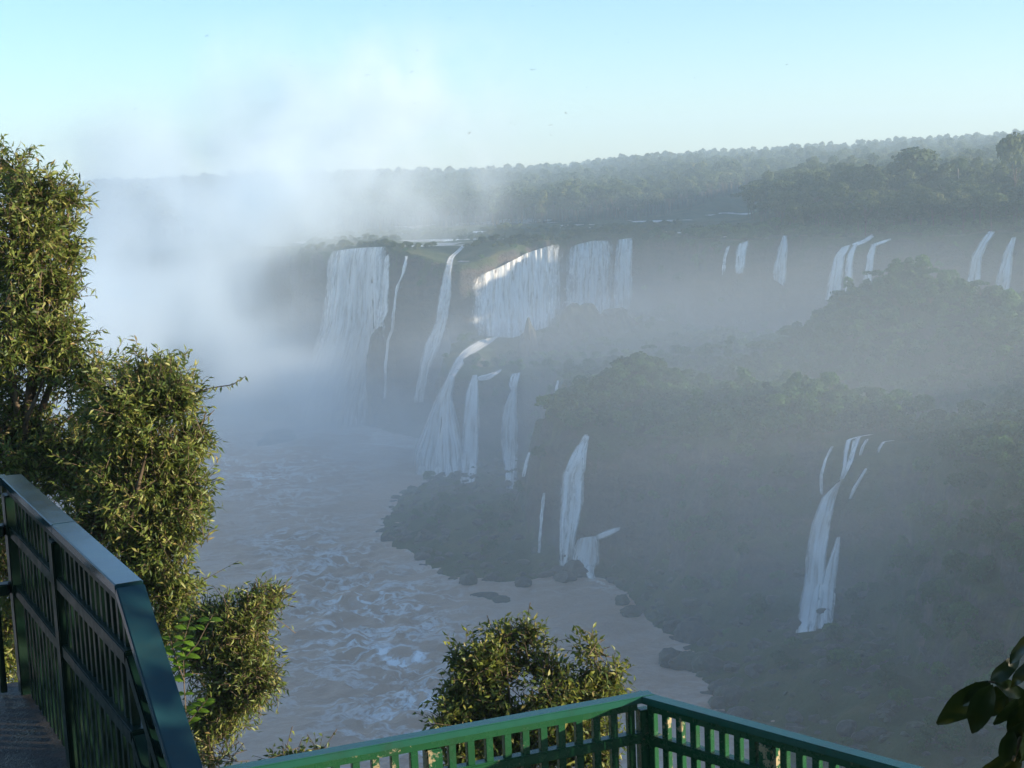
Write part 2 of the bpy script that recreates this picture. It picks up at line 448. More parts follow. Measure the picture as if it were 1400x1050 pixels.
def height(X, Y):
    wob = fbm(X / 26, Y / 26, None, 4, 3) * 7
    wob2 = fbm(X / 9, Y / 9, None, 3, 5) * 3.5
    land = poly_sd(X, Y, LAND) + wob * 0.35 + wob2 * 0.5
    bench = poly_sd(X, Y, BENCH) + wob * 0.35 + wob2 * 0.9
    upper = poly_sd(X, Y, UPPER) + wob * 0.30 + wob2 * 0.8
    near = poly_sd(X, Y, NEAR) + wob
    # rubble bank
    z = np.where(land > 0, np.minimum(0.30 * land, 5.5 + 0.03 * land), np.maximum(land * 0.5, -6))
    z = z + sstep(0, 6, land) * (fbm(X / 5, Y / 5, None, 4, 21) * 2.2 + fbm(X / 17, Y / 17, None, 2, 22) * 1.5)
    # bench
    hb = 30.5 + 4.5 * sstep(455, 530, Y) * (X < 60) + 5.5 * sstep(30, 62, X) * sstep(360, 300, Y)
    hb = hb + 22 * np.exp(-(((X - 101) / 25) ** 2 + ((Y - 392) / 34) ** 2))
    hb = hb + fbm(X / 32, Y / 32, None, 3, 33) * 7 * sstep(5, 20, bench) * sstep(-12, -30, upper)
    hb = hb + 15 * sstep(95, 135, X) * np.exp(-((Y - 385) / 48) ** 2)
    hb = hb + 10 * sstep(100, 150, X) * sstep(345, 290, Y)
    hb = hb + 8.0 * np.exp(-(((X - 31) / 14) ** 2 + ((Y - 368) / 18) ** 2)) + 5 * np.exp(-(((X - 55) / 16) ** 2 + ((Y - 345) / 20) ** 2))
    hb = hb + fbm(X / 14, Y / 14, None, 4, 31) * 3.0
    wB = 9 + 9 * sstep(320, 285, Y) + 8 * sstep(250, 215, Y)
    t = np.clip((bench + wB) / wB, 0, 1)
    t = 0.5 * t + 0.5 * sstep(0.1, 0.9, t)
    led = t + 0.055 * np.sin(t * 21 + fbm(X / 30, Y / 30, None, 2, 40) * 6) * (t > 0) * (t < 1)
    led = np.clip(led, 0, 1)
    z = z * (1 - led) + hb * led
    # upper plateau
    hu = 63.3 + 0.0 * X
    back = np.maximum(upper, 0)
    dist = np.hypot(X, Y)
    hu = hu + 7 * sstep(15, 70, back) * sstep(80, 130, X)
    hu = hu - 5 * np.exp(-(((X + 16) / 15) ** 2 + ((Y - 531) / 18) ** 2))
    hu = hu + 2.2 * np.exp(-(((X + 47) / 9) ** 2 + ((Y - 556) / 14) ** 2)) * 1.2
    hu = hu + 10 * sstep(800, 1700, dist) + 8 * sstep(60, 420, X - 0.12 * Y) * sstep(600, 1000, dist) + 4 * sstep(-60, -300, X) * sstep(700, 1000, dist)
    hu = hu - 60 * sstep(2150, 2650, dist)
    hu = hu + fbm(X / 16, Y / 16, None, 4, 51) * 1.1 + fbm(X / 120, Y / 120, None, 3, 55) * 2.0 * sstep(650, 1000, dist)
    ur = poly_sd(X, Y, UPRIV) + wob * 0.6
    rv = sstep(-4, 8, ur)
    isl = fbm(X / 30, Y / 16, None, 4, 61)
    hu = hu * (1 - rv) + (62.6 + np.maximum(isl + 0.2, -0.4) * 4.5) * rv - 5 * rv * np.exp(-(((X + 16) / 15) ** 2 + ((Y - 531) / 18) ** 2))
    for rx_, ry_, ax_, ay_ in ((84, 742, 15, 28), (112, 815, 12, 40), (60, 690, 16, 12), (20, 705, 26, 9), (-35, 690, 26, 10), (160, 930, 14, 45)):
        hu = hu - 2.2 * rv * np.exp(-((X - rx_) / ax_) ** 2 - ((Y - ry_) / ay_) ** 2)
    wU = 6.5
    t = np.clip((upper + wU) / wU, 0, 1)
    t = 0.6 * t + 0.4 * sstep(0.1, 0.9, t)
    t = np.clip(t + 0.05 * np.sin(t * 23 + fbm(X / 40, Y / 40, None, 2, 41) * 6) * (t > 0) * (t < 1), 0, 1)
    z = np.where(upper > -wU, z * (1 - t) + hu * t, z)
    # near bank under the lookout
    hn = 84.6 + fbm(X / 9, Y / 9, None, 3, 71) * 0.5 - 62 * sstep(8, 62, Y + 0.25 * np.abs(X))
    t = sstep(-14, 4, near)
    z = z * (1 - t) + np.minimum(hn, 84.9) * t
    return z, bench, upper, land, near
Z, SB, SU, SL, SN = height(X, Y)
# roughen steep faces sideways so that cliffs break up into buttresses and ledges
gy, gx = np.gradient(Z, ys, xs)
steep = np.clip(np.hypot(gx, gy) / 2.0, 0, 1)
inner = (np.abs(X - 35) < 175) * (Y > 200) * (Y < 640)
amp = 2.1 * steep * inner
DX = fbm(X / 7, Y / 7, Z / 5, 4, 81) * amp
DY = fbm(X / 7, Y / 7, Z / 5, 4, 82) * amp
DZ = fbm(X / 6, Y / 6, Z / 6, 3, 83) * amp * 0.6
V = np.stack([X + DX, Y + DY, Z + DZ], -1).reshape(-1, 3)
ny_, nx_ = X.shape
idx = np.arange(nx_ * ny_).reshape(ny_, nx_)
Fq = np.stack([idx[:-1, :-1], idx[:-1, 1:], idx[1:, 1:], idx[1:, :-1]], -1).reshape(-1, 4)
terrain = link_mesh('terrain', np_mesh('terrain', V, Fq, MT, True))
tag(terrain, kind='structure')
BVH = BVHTree.FromPolygons([tuple(v) for v in V.tolist()], Fq.tolist())
def drop(x, y):
    h = BVH.ray_cast(Vector((x, y, 300)), Vector((0, 0, -1)))
    return (h[0], h[1]) if h[0] is not None else (Vector((x, y, 0)), Vector((0, 0, 1)))

# ------------------------------------------------------------------ rivers
rx = axis(-420, -95, 60, 420, 1.1, 1.15); ry = axis(20, 205, 520, 660, 1.1, 1.15)
RX, RY = np.meshgrid(rx, ry)
def gauss(x, y, r, X=RX, Y=RY): return np.exp(-((X - x) ** 2 + (Y - y) ** 2) / (r * r))
flow = np.exp(-((RX + 29 + 0.30 * (RY - 293)) / 19) ** 2) * sstep(205, 230, RY) * (1 - 0.6 * sstep(350, 400, RY))     # rough tongue down the middle
foam = 0.16 + 0.85 * flow + 0.25 * sstep(380, 470, RY) * (RX < -20)
sh = poly_sd(RX, RY, LAND)
foam += 0.15 * np.exp(-(sh / 3.5) ** 2)
for x, y, r, a in ((-60, 545, 26, 1.2), (-36, 515, 16, 1.2), (-28, 362, 4, .5), (20, 322, 5, .6), (-70, 480, 30, .4), (6, 322, 5, .4)):
    foam += a * gauss(x, y, r)
foam = np.clip(foam * (0.7 + 0.5 * fbm(RX / 20, RY / 20, None, 3, 91)), 0, 1)
rz = (fbm(RX / 9, RY / 5.5, None, 4, 95) * 0.9 + np.abs(fbm(RX / 4, RY / 3, None, 3, 96)) * 1.1) * (0.3 + 1.5 * flow + 0.4 * foam)
boil = at_z(548, 897, 0)
bd = np.hypot(RX - boil.x, (RY - boil.y) * 0.8)
rz += 1.2 * np.exp(-(bd / 2.6) ** 2); foam = np.where(bd < 2.4, 0.0, np.clip(foam + 0.55 * np.exp(-((bd - 3.6) / 2.2) ** 2), 0, 1))
nyr, nxr = RX.shape
ii = np.arange(nxr * nyr).reshape(nyr, nxr)
rme = np_mesh('river', np.stack([RX, RY, rz], -1).reshape(-1, 3), np.stack([ii[:-1, :-1], ii[:-1, 1:], ii[1:, 1:], ii[1:, :-1]], -1).reshape(-1, 4), MRIV, True)
fa = rme.attributes.new('foam', 'FLOAT', 'POINT'); fa.data.foreach_set('value', foam.ravel().astype(np.float32))
river = tag(link_mesh('river', rme), kind='structure')

ux = np.linspace(-430, 300, 90); uy = np.linspace(524, 1110, 80)
UX, UY = np.meshgrid(ux, uy)
uz = 63.0 + fbm(UX / 14, UY / 9, None, 3, 97) * 0.25 - 5 * np.exp(-(((UX + 16) / 15) ** 2 + ((UY - 531) / 18) ** 2)) - 0.15
usd = poly_sd(UX, UY, UPPER)
iu = np.arange(UX.size).reshape(UX.shape)
fq = np.stack([iu[:-1, :-1], iu[:-1, 1:], iu[1:, 1:], iu[1:, :-1]], -1).reshape(-1, 4)
ok = (usd.ravel()[fq] > 1.0).all(1)
upper_river = tag(link_mesh('upper_river', np_mesh('upper_river', np.stack([UX, UY, uz], -1).reshape(-1, 3), fq[ok], MUP, True)), kind='structure')

# ------------------------------------------------------------------ waterfalls
def resample(pts, n):
    P = np.array(pts, float)
    if len(P) == 1: return np.repeat(P, n, 0)
    d = np.r_[0, np.cumsum(np.hypot(*np.diff(P, axis=0).T))]
    t = np.linspace(0, d[-1], n)
    return np.stack([np.interp(t, d, P[:, 0]), np.interp(t, d, P[:, 1])], -1)
def smooth1(A, ax, k=2):
    for _ in range(k):
        A = (np.roll(A, 1, ax) + 2 * A + np.roll(A, -1, ax)) / 4 if False else np.apply_along_axis(lambda v: np.convolve(np.r_[v[0], v, v[-1]], [.25, .5, .25], 'valid'), ax, A)
    return A
def curtain(rows, dens=0.5, off=1.2, layers=2, rough=0.5, seed=0):
    """rows: polylines across the fall, top to bottom, in photo pixels; distance comes from the rock the water runs down"""
    R = [r if isinstance(r, list) else [r] for r in rows]
    P0 = [np.array(r, float) for r in R]
    width = max(np.ptp(p[:, 0]) for p in P0)
    nu = int(max(5, min(60, width / 1.6)))
    ctr = np.array([p.mean(0) for p in P0])
    dv = np.r_[0, np.cumsum(np.hypot(*np.diff(ctr, axis=0).T))]
    nv = int(max(6, dv[-1] / 3.0))
    G = np.stack([resample(r, nu) for r in R], 0)
    tv = np.linspace(0, dv[-1], nv)
    PX = np.stack([np.interp(tv, dv, G[:, j, 0]) for j in range(nu)], 1)
    PY = np.stack([np.interp(tv, dv, G[:, j, 1]) for j in range(nu)], 1)
    D = np.zeros((nv, nu))
    for i in range(nv):
        for j in range(nu):
            d = ray(PX[i, j], PY[i, j]).normalized()
            h = BVH.ray_cast(CAM, d)
            D[i, j] = h[3] if h[0] is not None else np.nan
    med = np.nanmedian(D)
    D = np.where(np.isnan(D), med, D)
    rowm = np.median(D, 1)
    rowm = smooth1(rowm, 0, 6)
    DR = D.copy()
    D = np.clip(D, rowm[:, None] - 5, rowm[:, None] + 5)
    S = smooth1(smooth1(D, 0, 5), 1, 3)
    S = np.minimum(S, D + 0.6)
    S = smooth1(smooth1(S, 0, 2), 1, 1)
    verts = []; faces = []; uvs = []; dn = []
    for L in range(layers):
        base = len(verts)
        um = np.arange(nu) * width / max(nu - 1, 1) * med / F_PX
        vm = tv * med / F_PX
        uu, vv = np.meshgrid(um, vm)
        bul = fbm(uu / 1.6 + L * 9 + seed * 3.7, vv / 16, None, 3, 100 + seed + L) * rough * 1.6
        jit = fbm(uu / 2.2 + L * 5, vv / 4, None, 4, 130 + seed + L) * 3.2
        T = S - off - L * 0.5 - bul
        T = np.where((DR > rowm[:, None] - 14) & (DR < rowm[:, None] + 6), np.minimum(T, DR - 0.4 - 0.3 * L), T)
        edge = np.minimum(np.arange(nu), np.arange(nu)[::-1]) / max(1, (nu - 1) / 2)
        for i in range(nv):
            for j in range(nu):
                d = ray(PX[i, j] + jit[i, j] * (0.4 if nu > 8 else 0.5), PY[i, j]).normalized()
                verts.append(CAM + d * T[i, j])
                uvs.append((um[j] + L * 13.7 + seed * 5.3, vm[i] + L * 3.1))
                e = min(1, edge[j] * 2.4)
                fin = min(1.0, (nv - 1 - i) / max(1, nv * 0.22))
                dn.append(dens + 0.05 - 0.30 * (1 - e) - 0.05 * L - 0.16 * (1 - fin) - 0.10 * (1 - min(1.0, i / max(1, nv * 0.07))))
        for i in range(nv - 1):
            for j in range(nu - 1):
                a = base + i * nu + j
                faces.append((a, a + 1, a + nu + 1, a + nu))
    return verts, faces, uvs, dn
WATER = []
def water_mesh(name, parts, seed):
    V_, F_, U_, D_ = [], [], [], []
    for k, kw in enumerate(parts):
        v, f, u, d = curtain(seed=seed + k, **kw)
        b = len(V_)
        V_ += v; U_ += u; D_ += d
        F_ += [tuple(i + b for i in q) for q in f]
    WATER.extend(V_[::3])
    me = bpy.data.meshes.new(name)
    me.from_pydata(V_, [], F_)
    me.polygons.foreach_set('use_smooth', [True] * len(F_))
    uvl = me.uv_layers.new(name='UVMap')
    for lp in me.loops: uvl.data[lp.index].uv = U_[lp.vertex_index]
    at = me.attributes.new('dens', 'FLOAT', 'POINT'); at.data.foreach_set('value', np.array(D_, np.float32))
    me.materials.append(MFALL)
    return me
def line(pts, w):
    return [[(x - w / 2, y), (x + w / 2, y)] for x, y in pts]
NEARF = []
SHORT = [('half lost', 'the broad misty fall'), ('thread-thin', 'the thread-thin fall'), ('slender', 'the slender ledge fall'), ('long curtain', 'the long curtain fall'), ('steep white', 'the white chute'), ('tall narrow', 'the sheer narrow fall'), ('twisting', 'the twisting fall'), ('stepped', 'the stepped apron fall'), ('tall solitary', 'the solitary fall'), ('pale veil', 'the pale veil fall'), ('wedge', 'the wedge-shaped fall'), ('three-stranded waterfall', 'the three-stranded fall'), ('bent waterfall', 'the bent fall'), ('straighter', 'the straighter tapering fall')]
def near_fall(p):
    return min(NEARF, key=lambda q: (Vector(p) - q[0]).length)[1]
def waterfall(label, parts, group=None, seed=0):
    if len(parts) == 1:
        o = link_mesh('waterfall', water_mesh('waterfall', parts[0][1], seed))
    else:
        me0 = [(n, water_mesh(n, p, seed + 7 * i)) for i, (n, p) in enumerate(parts)]
        c = me0[0][1].vertices[len(me0[0][1].vertices) // 2].co.copy()
        o = empty('waterfall', c)
        for n, me in me0:
            keep(link_mesh(n, me), o)
    tag(o, label, 'waterfall', group)
    for k_, v_ in SHORT:
        if k_ in label:
            NEARF.append((WATER[-1].copy(), v_)); break
    return o
C = lambda rows, dens=0.55, **k: dict(rows=rows, dens=dens, **k)

waterfall('broad thundering waterfall half lost in rising spray', [
    ('curtain', [C([[(452, 344), (480, 340), (505, 338), (534, 337)], [(448, 355), (505, 350), (530, 350)], [(444, 400), (529, 400)], [(438, 445), (528, 445)], [(424, 490), (520, 490)], [(408, 545), (508, 545)], [(395, 592), (505, 592)]], 0.66, rough=0.9)]),
    ('side_strand', [C([[(526, 352), (533, 346)], [(521, 380), (533, 375)], [(519, 430), (532, 425)], [(516, 445), (526, 440)]], 0.6)])], seed=1)
waterfall('thread-thin waterfall trickling down the promontory beside the broadest fall', [('thread', [C(line([(556, 350), (552, 372), (543, 392), (538, 430), (537, 450), (531, 465), (527, 500), (526, 545)], 4), 0.6)])], seed=3)
waterfall('slender waterfall breaking over ledges between promontory and long curtain fall', [('cascade', [C([[(630, 336), (638, 336)], [(612, 352), (622, 352)], [(606, 372), (618, 372)], [(599, 405), (618, 405)], [(594, 440), (612, 440)], [(580, 470), (604, 470)], [(572, 505), (588, 505)], [(562, 550), (582, 550)]], 0.56)])], seed=5)
waterfall('long curtain waterfall pouring from the grassy plateau edge behind pointed rock', [
    ('curtain', [C([[(646, 380), (662, 374), (690, 362), (720, 346), (745, 338), (771, 331)], [(643, 400), (690, 385), (771, 360)], [(641, 430), (700, 420), (771, 395)], [(641, 458), (700, 462), (771, 440)]], 0.60, rough=0.9)]),
    ('side_curtain', [C([[(773, 340), (790, 334), (812, 329), (840, 329)], [(771, 360), (841, 352)], [(769, 395), (841, 390)], [(767, 440), (842, 436)]], 0.58, rough=1.0)]),
    ('strand', [C([[(843, 328), (866, 325)], [(840, 352), (865, 352)], [(836, 425), (866, 422)]], 0.60)])], seed=8)
waterfall('steep white chute sliding off the rock shelf into foaming river', [('cascade', [C([[(652, 466), (688, 458)], [(634, 478), (664, 474)], [(622, 492), (640, 488)], [(611, 515), (622, 515)], [(598, 540), (618, 540)], [(584, 570), (624, 568)], [(566, 615), (636, 622)], [(560, 648), (642, 655)]], 0.66)])], seed=12)
waterfall('tall narrow waterfall dropping sheer from the shelf, side feeder at its top', [
    ('curtain', [C([[(645, 513), (653, 512)], [(637, 535), (655, 535)], [(633, 570), (656, 570)], [(630, 610), (655, 610)], [(627, 662), (652, 662)]], 0.64)]),
    ('feeder', [C([[(652, 514), (655, 522)], [(668, 510), (668, 520)], [(686, 503), (684, 509)]], 0.52)])], seed=15)
waterfall('twisting narrow waterfall splitting round a ledge on the dark lower cliff', [('cascade', [C([[(698, 511), (714, 509)], [(694, 526), (708, 527)], [(698, 533), (707, 533)], [(688, 558), (707, 555)], [(684, 588), (708, 585)], [(686, 620), (708, 620)], [(689, 668), (706, 668)]], 0.60)])], seed=18)
waterfall('faint forked trickle behind the green shoulder of rock', [('thread', [C(line([(763, 520), (760, 532), (757, 548)], 5), 0.52)])], seed=20)
waterfall('short thin trickle at the foot of green shoulder above rubble', [('thread', [C(line([(724, 618), (720, 632), (716, 652)], 5), 0.58)])], seed=21)
waterfall('stepped waterfall tumbling down the green shoulder beside a fan-shaped apron', [
    ('top_threads', [C(line([(801, 594), (794, 608), (784, 622), (776, 645)], 8), 0.58), C(line([(803, 596), (799, 618), (797, 645)], 8), 0.56)]),
    ('cascade', [C([[(797, 600), (806, 600)], [(784, 614), (803, 616)], [(771, 640), (803, 640)], [(765, 650), (800, 648)], [(764, 690), (798, 690)], [(763, 730), (790, 730)], [(762, 780), (782, 780)]], 0.58)]),
    ('apron', [C([[(790, 736), (818, 732)], [(784, 750), (820, 746)], [(777, 780), (819, 778)]], 0.66)]),
    ('feeder', [C([[(815, 730), (815, 740)], [(832, 724), (832, 734)], [(848, 719), (848, 726)]], 0.58)]),
    ('thread', [C(line([(744, 674), (741, 700), (738, 730), (737, 756)], 5), 0.55)]),
    ('runoff', [C(line([(808, 772), (806, 782), (812, 797)], 12), 0.55)])], seed=23)
waterfall('tall solitary waterfall with braided top plunging onto dark boulders', [
    ('braid', [C(line([(1192, 594), (1174, 597), (1169, 612), (1162, 632), (1151, 655)], 8), 0.58), C(line([(1178, 596), (1160, 601), (1156, 618), (1154, 640), (1150, 656)], 7), 0.58),
               C(line([(1186, 600), (1179, 611), (1176, 623)], 6), 0.54), C(line([(1168, 602), (1165, 616), (1160, 634)], 6), 0.54)]),
    ('curtain', [C([[(1142, 662), (1151, 656)], [(1124, 680), (1144, 678)], [(1110, 715), (1136, 715)], [(1103, 750), (1131, 748)], [(1099, 800), (1128, 800)], [(1084, 866), (1120, 862)]], 0.68)]),
    ('side_strand', [C([[(1144, 734), (1149, 734)], [(1134, 762), (1148, 760)], [(1120, 800), (1143, 800)], [(1113, 860), (1141, 858)]], 0.62)]),
    ('thread', [C(line([(1138, 610), (1128, 630), (1123, 650), (1124, 676)], 5), 0.58)])], seed=29)
waterfall('broken trickle on ferny rock next to the solitary waterfall', [('thread', [C(line([(1184, 640), (1176, 654), (1168, 668), (1162, 682)], 6), 0.57)])], seed=34)
waterfall('little curved spill from the brown stream shelf', [('thread', [C(line([(1222, 602), (1208, 604), (1202, 611), (1199, 619)], 6), 0.55)])], seed=35)
waterfall('pale veil waterfall on upper cliff half faded by haze', [('curtain', [C([[(1008, 334), (1026, 328)], [(1005, 345), (1022, 344)], [(1003, 374), (1018, 374)]], 0.56)]), ('thread', [C(line([(995, 336), (991, 355), (989, 376)], 6), 0.48)])], seed=37)
waterfall('wedge-shaped white waterfall, narrow at its lip, on hazy upper cliff', [('curtain', [C([[(1069, 322), (1077, 322)], [(1062, 345), (1077, 345)], [(1054, 380), (1075, 393)]], 0.60)])], seed=40)
waterfall('three-stranded waterfall with a slanting feeder above blossom-topped trees', [
    ('left_strand', [C([[(1150, 338), (1164, 334)], [(1140, 352), (1155, 350)], [(1126, 410), (1150, 410)]], 0.64)]),
    ('middle_strand', [C([[(1165, 335), (1173, 333)], [(1157, 350), (1168, 350)], [(1153, 408), (1164, 408)]], 0.60)]),
    ('right_strand', [C([[(1190, 335), (1200, 332)], [(1185, 350), (1196, 350)], [(1174, 408), (1190, 408)]], 0.60)]),
    ('feeder', [C([[(1166, 332), (1167, 338)], [(1180, 327), (1181, 333)], [(1192, 319), (1195, 325)]], 0.6), C([[(1190, 334), (1192, 339)], [(1204, 329), (1205, 334)], [(1218, 325), (1218, 329)]], 0.56)])], seed=43)
waterfall('bent waterfall that slides sideways before falling, beside its straighter twin', [('curtain', [C([[(1350, 316), (1362, 317)], [(1340, 330), (1350, 333)], [(1327, 352), (1342, 354)], [(1318, 405), (1340, 405)]], 0.62)])], seed=50)
waterfall('straighter tapering waterfall next to the bent one on upper cliff', [('curtain', [C([[(1382, 325), (1390, 324)], [(1371, 345), (1386, 345)], [(1360, 385), (1384, 385)], [(1355, 418), (1378, 418)]], 0.59)])], seed=53)

# ------------------------------------------------------------------ rocks
def rock_mesh(name, seed, sub=3, amp=0.35, flat=1.0):
    bm = bmesh.new()
    bmesh.ops.create_icosphere(bm, subdivisions=sub, radius=1)
    P = np.array([v.co for v in bm.verts])
    r = 1 + amp * fbm(P[:, 0] * 1.3 + seed * 7, P[:, 1] * 1.3, P[:, 2] * 1.3, 4, seed)
    r = np.round(r * 7) / 7 * 0.5 + r * 0.5
    for v, k in zip(bm.verts, r):
        v.co *= float(k); v.co.z *= flat
    me = bpy.data.meshes.new(name); bm.to_mesh(me); bm.free()
    me.polygons.foreach_set('use_smooth', [False] * len(me.polygons))
    me.materials.append(MROCK)
    return me
ROCKS = [rock_mesh('boulder', s, 3, 0.45, f) for s, f in ((1, .75), (2, .6), (3, .9), (4, .5))]
def boulder(px, py, z, size, label, group=None, k=0, sc=(1, 1, 1), name='boulder'):
    p = at_z(px, py, z)
    o = bpy.data.objects.new(name, ROCKS[k % 4]); COL.objects.link(o)
    o.location = p; o.scale = (size * sc[0], size * sc[1], size * sc[2]); o.rotation_euler = (0, 0, k * 1.7)
    return tag(o, label, 'rock', group)
boulder(381, 603, 0, 6.0, 'dark boulder standing alone in the misty river', k=2, sc=(1.1, .9, .8))
boulder(362, 607, 0, 3.2, 'low dark rock touching the lone misty boulder', k=1)
for k, (px, py, s) in enumerate(((662, 814, 2.0), (684, 819, 2.2), (673, 817, 1.2))):
    boulder(px, py, 0, s, 'flat dark rock awash in calm water off the rubble point', 'flat rocks off the rubble point', k, (1.4, 1, .35))
for k, (px, py, s) in enumerate(((1112, 852, 3.4), (1094, 860, 2.6), (1130, 858, 3.2), (1145, 866, 2.8), (1075, 866, 1.8), (1160, 872, 2.6))):
    boulder(px, py, 3.5, s, 'dark angular boulder at the foot of the solitary waterfall', 'boulders below the solitary waterfall', k)
for k, (px, py, s) in enumerate(((530, 738, 1.6), (577, 762, 2.2), (640, 795, 2.2), (716, 797, 2.2), (790, 782, 3.4), (772, 790, 2.4), (850, 822, 1.6), (862, 836, 2.4), (918, 902, 2.8), (938, 906, 3.4), (948, 870, 4.0), (985, 940, 2.6), (1000, 955, 3.2), (1010, 978, 2.4), (966, 912, 3.0))):
    nf = near_fall(at_z(px, py, 0.6)); boulder(px, py, 0.6, s, 'wet dark boulder at the brown river edge nearest ' + nf, 'river edge boulders nearest ' + nf, k)
def outcrop(px, py, y, w, h, label, seed, dpt=1.0, peak=0):
    """crag whose top sits at the given pixel at forward distance y"""
    top = at_y(px, py, y)
    g, _ = drop(top.x, top.y)
    bm = bmesh.new(); bmesh.ops.create_icosphere(bm, subdivisions=4, radius=1)
    P = np.array([v.co for v in bm.verts])
    r = 1 + 0.35 * fbm(P[:, 0] * 1.5 + seed, P[:, 1] * 1.5, P[:, 2] * 1.2, 5, seed)
    for v, k in zip(bm.verts, r):
        v.co *= float(k)
        if peak and v.co.z > 0: v.co.x *= 1 - peak * min(1, v.co.z); v.co.y *= 1 - peak * min(1, v.co.z)
    zt = max(v.co.z for v in bm.verts)
    me = bpy.data.meshes.new('rock_outcrop'); bm.to_mesh(me); bm.free(); me.materials.append(MROCK)
    me.polygons.foreach_set('use_smooth', [False] * len(me.polygons))
    o = bpy.data.objects.new('rock_outcrop', me); COL.objects.link(o)
    hh = max(h, top.z - g.z + 4)
    o.scale = (w, w * dpt, hh / zt); o.location = (top.x, top.y, top.z - hh)
    return tag(o, label, 'rock')
outcrop(722, 433, 500, 5.5, 10, 'pointed dark crag in front of the long curtain waterfall', 3, 1, .55)
outcrop(797, 414, 515, 9.5, 12, 'broad flat-topped crag hiding the foot of the curtain waterfall', 5)
outcrop(845, 420, 520, 8.0, 12, 'rounded crag right beside the broad flat-topped crag', 6)
outcrop(760, 452, 505, 7.5, 10, 'low jagged crag between the pointed crag and shelf lip', 8)
outcrop(517, 446, 548, 5.2, 22, 'square dark rock step jutting in front of the broadest waterfall', 9)
outcrop(650, 482, 470, 7.0, 12, 'mossy rock hump beside the white chute', 12)

# ------------------------------------------------------------------ forest
def leaf_quads(centers, normals, size, jitter, r):
    n = len(centers)
    a = r.normal(size=(n, 3)) * jitter + normals
    a /= np.linalg.norm(a, axis=1)[:, None]
    t = np.cross(a, r.normal(size=(n, 3))); t /= np.linalg.norm(t, axis=1)[:, None]
    b = np.cross(a, t)
    s = size * r.uniform(0.6, 1.35, n)[:, None]
    v0 = centers + t * s; v1 = centers + b * s * 0.7 + a * s * .15; v2 = centers - t * s; v3 = centers - b * s * 0.7 + a * s * .15
    Vv = np.stack([v0, v1, v2, v3], 1).reshape(-1, 3)
    return Vv, np.arange(4 * n).reshape(n, 4)
def crown_arrays(seed, lobes, nq, size, r=None):
    r = np.random.default_rng(seed)
    cs, ns = [], []
    tot = sum((l[3] * l[4]) for l in lobes)
    for (x, y, z, rad, rz_) in lobes:
        n = int(nq * rad * rz_ / tot)
        d = r.normal(size=(n, 3)); d /= np.linalg.norm(d, axis=1)[:, None]
        d[:, 2] = np.where(d[:, 2] < -0.35, -d[:, 2], d[:, 2])
        lump = 1 + 0.28 * fbm(d[:, 0] * 2.2 + seed, d[:, 1] * 2.2, d[:, 2] * 2.2, 3, seed)
        k = r.uniform(0.55, 1.0, n) ** 0.5 * lump
        cs.append(np.array([x, y, z]) + d * k[:, None] * np.array([rad, rad, rz_]))
        ns.append(d)
    return leaf_quads(np.concatenate(cs), np.concatenate(ns), size, 0.65, r)
def tube(pts, radii, sides=6):
    Vv, Ff = [], []
    for i, p in enumerate(pts):
        p = Vector(p)
        d = (Vector(pts[min(i + 1, len(pts) - 1)]) - Vector(pts[max(i - 1, 0)])).normalized()
        s = d.orthogonal().normalized(); t = d.cross(s)
        for k in range(sides):
            a = 2 * math.pi * k / sides
            Vv.append(p + (s * math.cos(a) + t * math.sin(a)) * radii[i])
    for i in range(len(pts) - 1):
        for k in range(sides):
            a = i * sides + k; b = i * sides + (k + 1) % sides
            Ff.append((a, b, b + sides, a + sides))
    return Vv, Ff
def trunk_arrays(h, r0, seed, limbs=4):
    rr = random.Random(seed)
    V_, F_ = tube([(0, 0, -1.5), (rr.uniform(-.2, .2), rr.uniform(-.2, .2), h * .5), (rr.uniform(-.5, .5), rr.uniform(-.5, .5), h)], [r0, r0 * .75, r0 * .45])
    for k in range(limbs):
        a = rr.uniform(0, 6.28); l = h * rr.uniform(.25, .45)
        v, f = tube([(0, 0, h * rr.uniform(.55, .8)), (math.cos(a) * l, math.sin(a) * l, h * rr.uniform(.95, 1.2))], [r0 * .4, r0 * .15], 5)
        b = len(V_); V_ += v; F_ += [tuple(i + b for i in q) for q in f]
    return np.array(V_), np.array(F_)
def proto(kind, seed):
    r = random.Random(seed)
    if kind == 'round':
        h = 9; lobes = [(0, 0, 11, 4.2, 3.6)] + [(r.uniform(-3.4, 3.4), r.uniform(-3.4, 3.4), r.uniform(8, 13), r.uniform(1.8, 3), r.uniform(1.5, 2.5)) for _ in range(5)]
    elif kind == 'flat':
        h = 11; lobes = [(r.uniform(-5.5, 5.5), r.uniform(-5.5, 5.5), r.uniform(12, 14.5), r.uniform(2.4, 3.6), r.uniform(1.1, 1.6)) for _ in range(8)]
    elif kind == 'tall':
        h = 11; lobes = [(r.uniform(-1.8, 1.8), r.uniform(-1.8, 1.8), z, r.uniform(2, 3.2), r.uniform(1.6, 2.3)) for z in (7, 9.5, 12, 14, 16)]
    else:   # shrub
        h = 2.0; lobes = [(r.uniform(-1.6, 1.6), r.uniform(-1.6, 1.6), r.uniform(1.2, 3.4), r.uniform(1.2, 1.9), r.uniform(1.0, 1.6)) for _ in range(5)]
    sh = kind == 'shrub'
    cv, cf = crown_arrays(seed, lobes, 620 if sh else 820, 0.34 if sh else 0.58)
    tv_, tf_ = trunk_arrays(h, 0.1 if sh else 0.28, seed)
    return (cv, cf), (tv_, tf_)
def joined(name, a, b, ma, mb):
    V_ = np.concatenate([a[0], b[0]]); F_ = np.concatenate([a[1], b[1] + len(a[0])])
    me = np_mesh(name, V_, F_, ma); me.materials.append(mb)
    mi = np.zeros(len(F_), np.int32); mi[len(a[1]):] = 1
    me.polygons.foreach_set('material_index', mi)
    return me
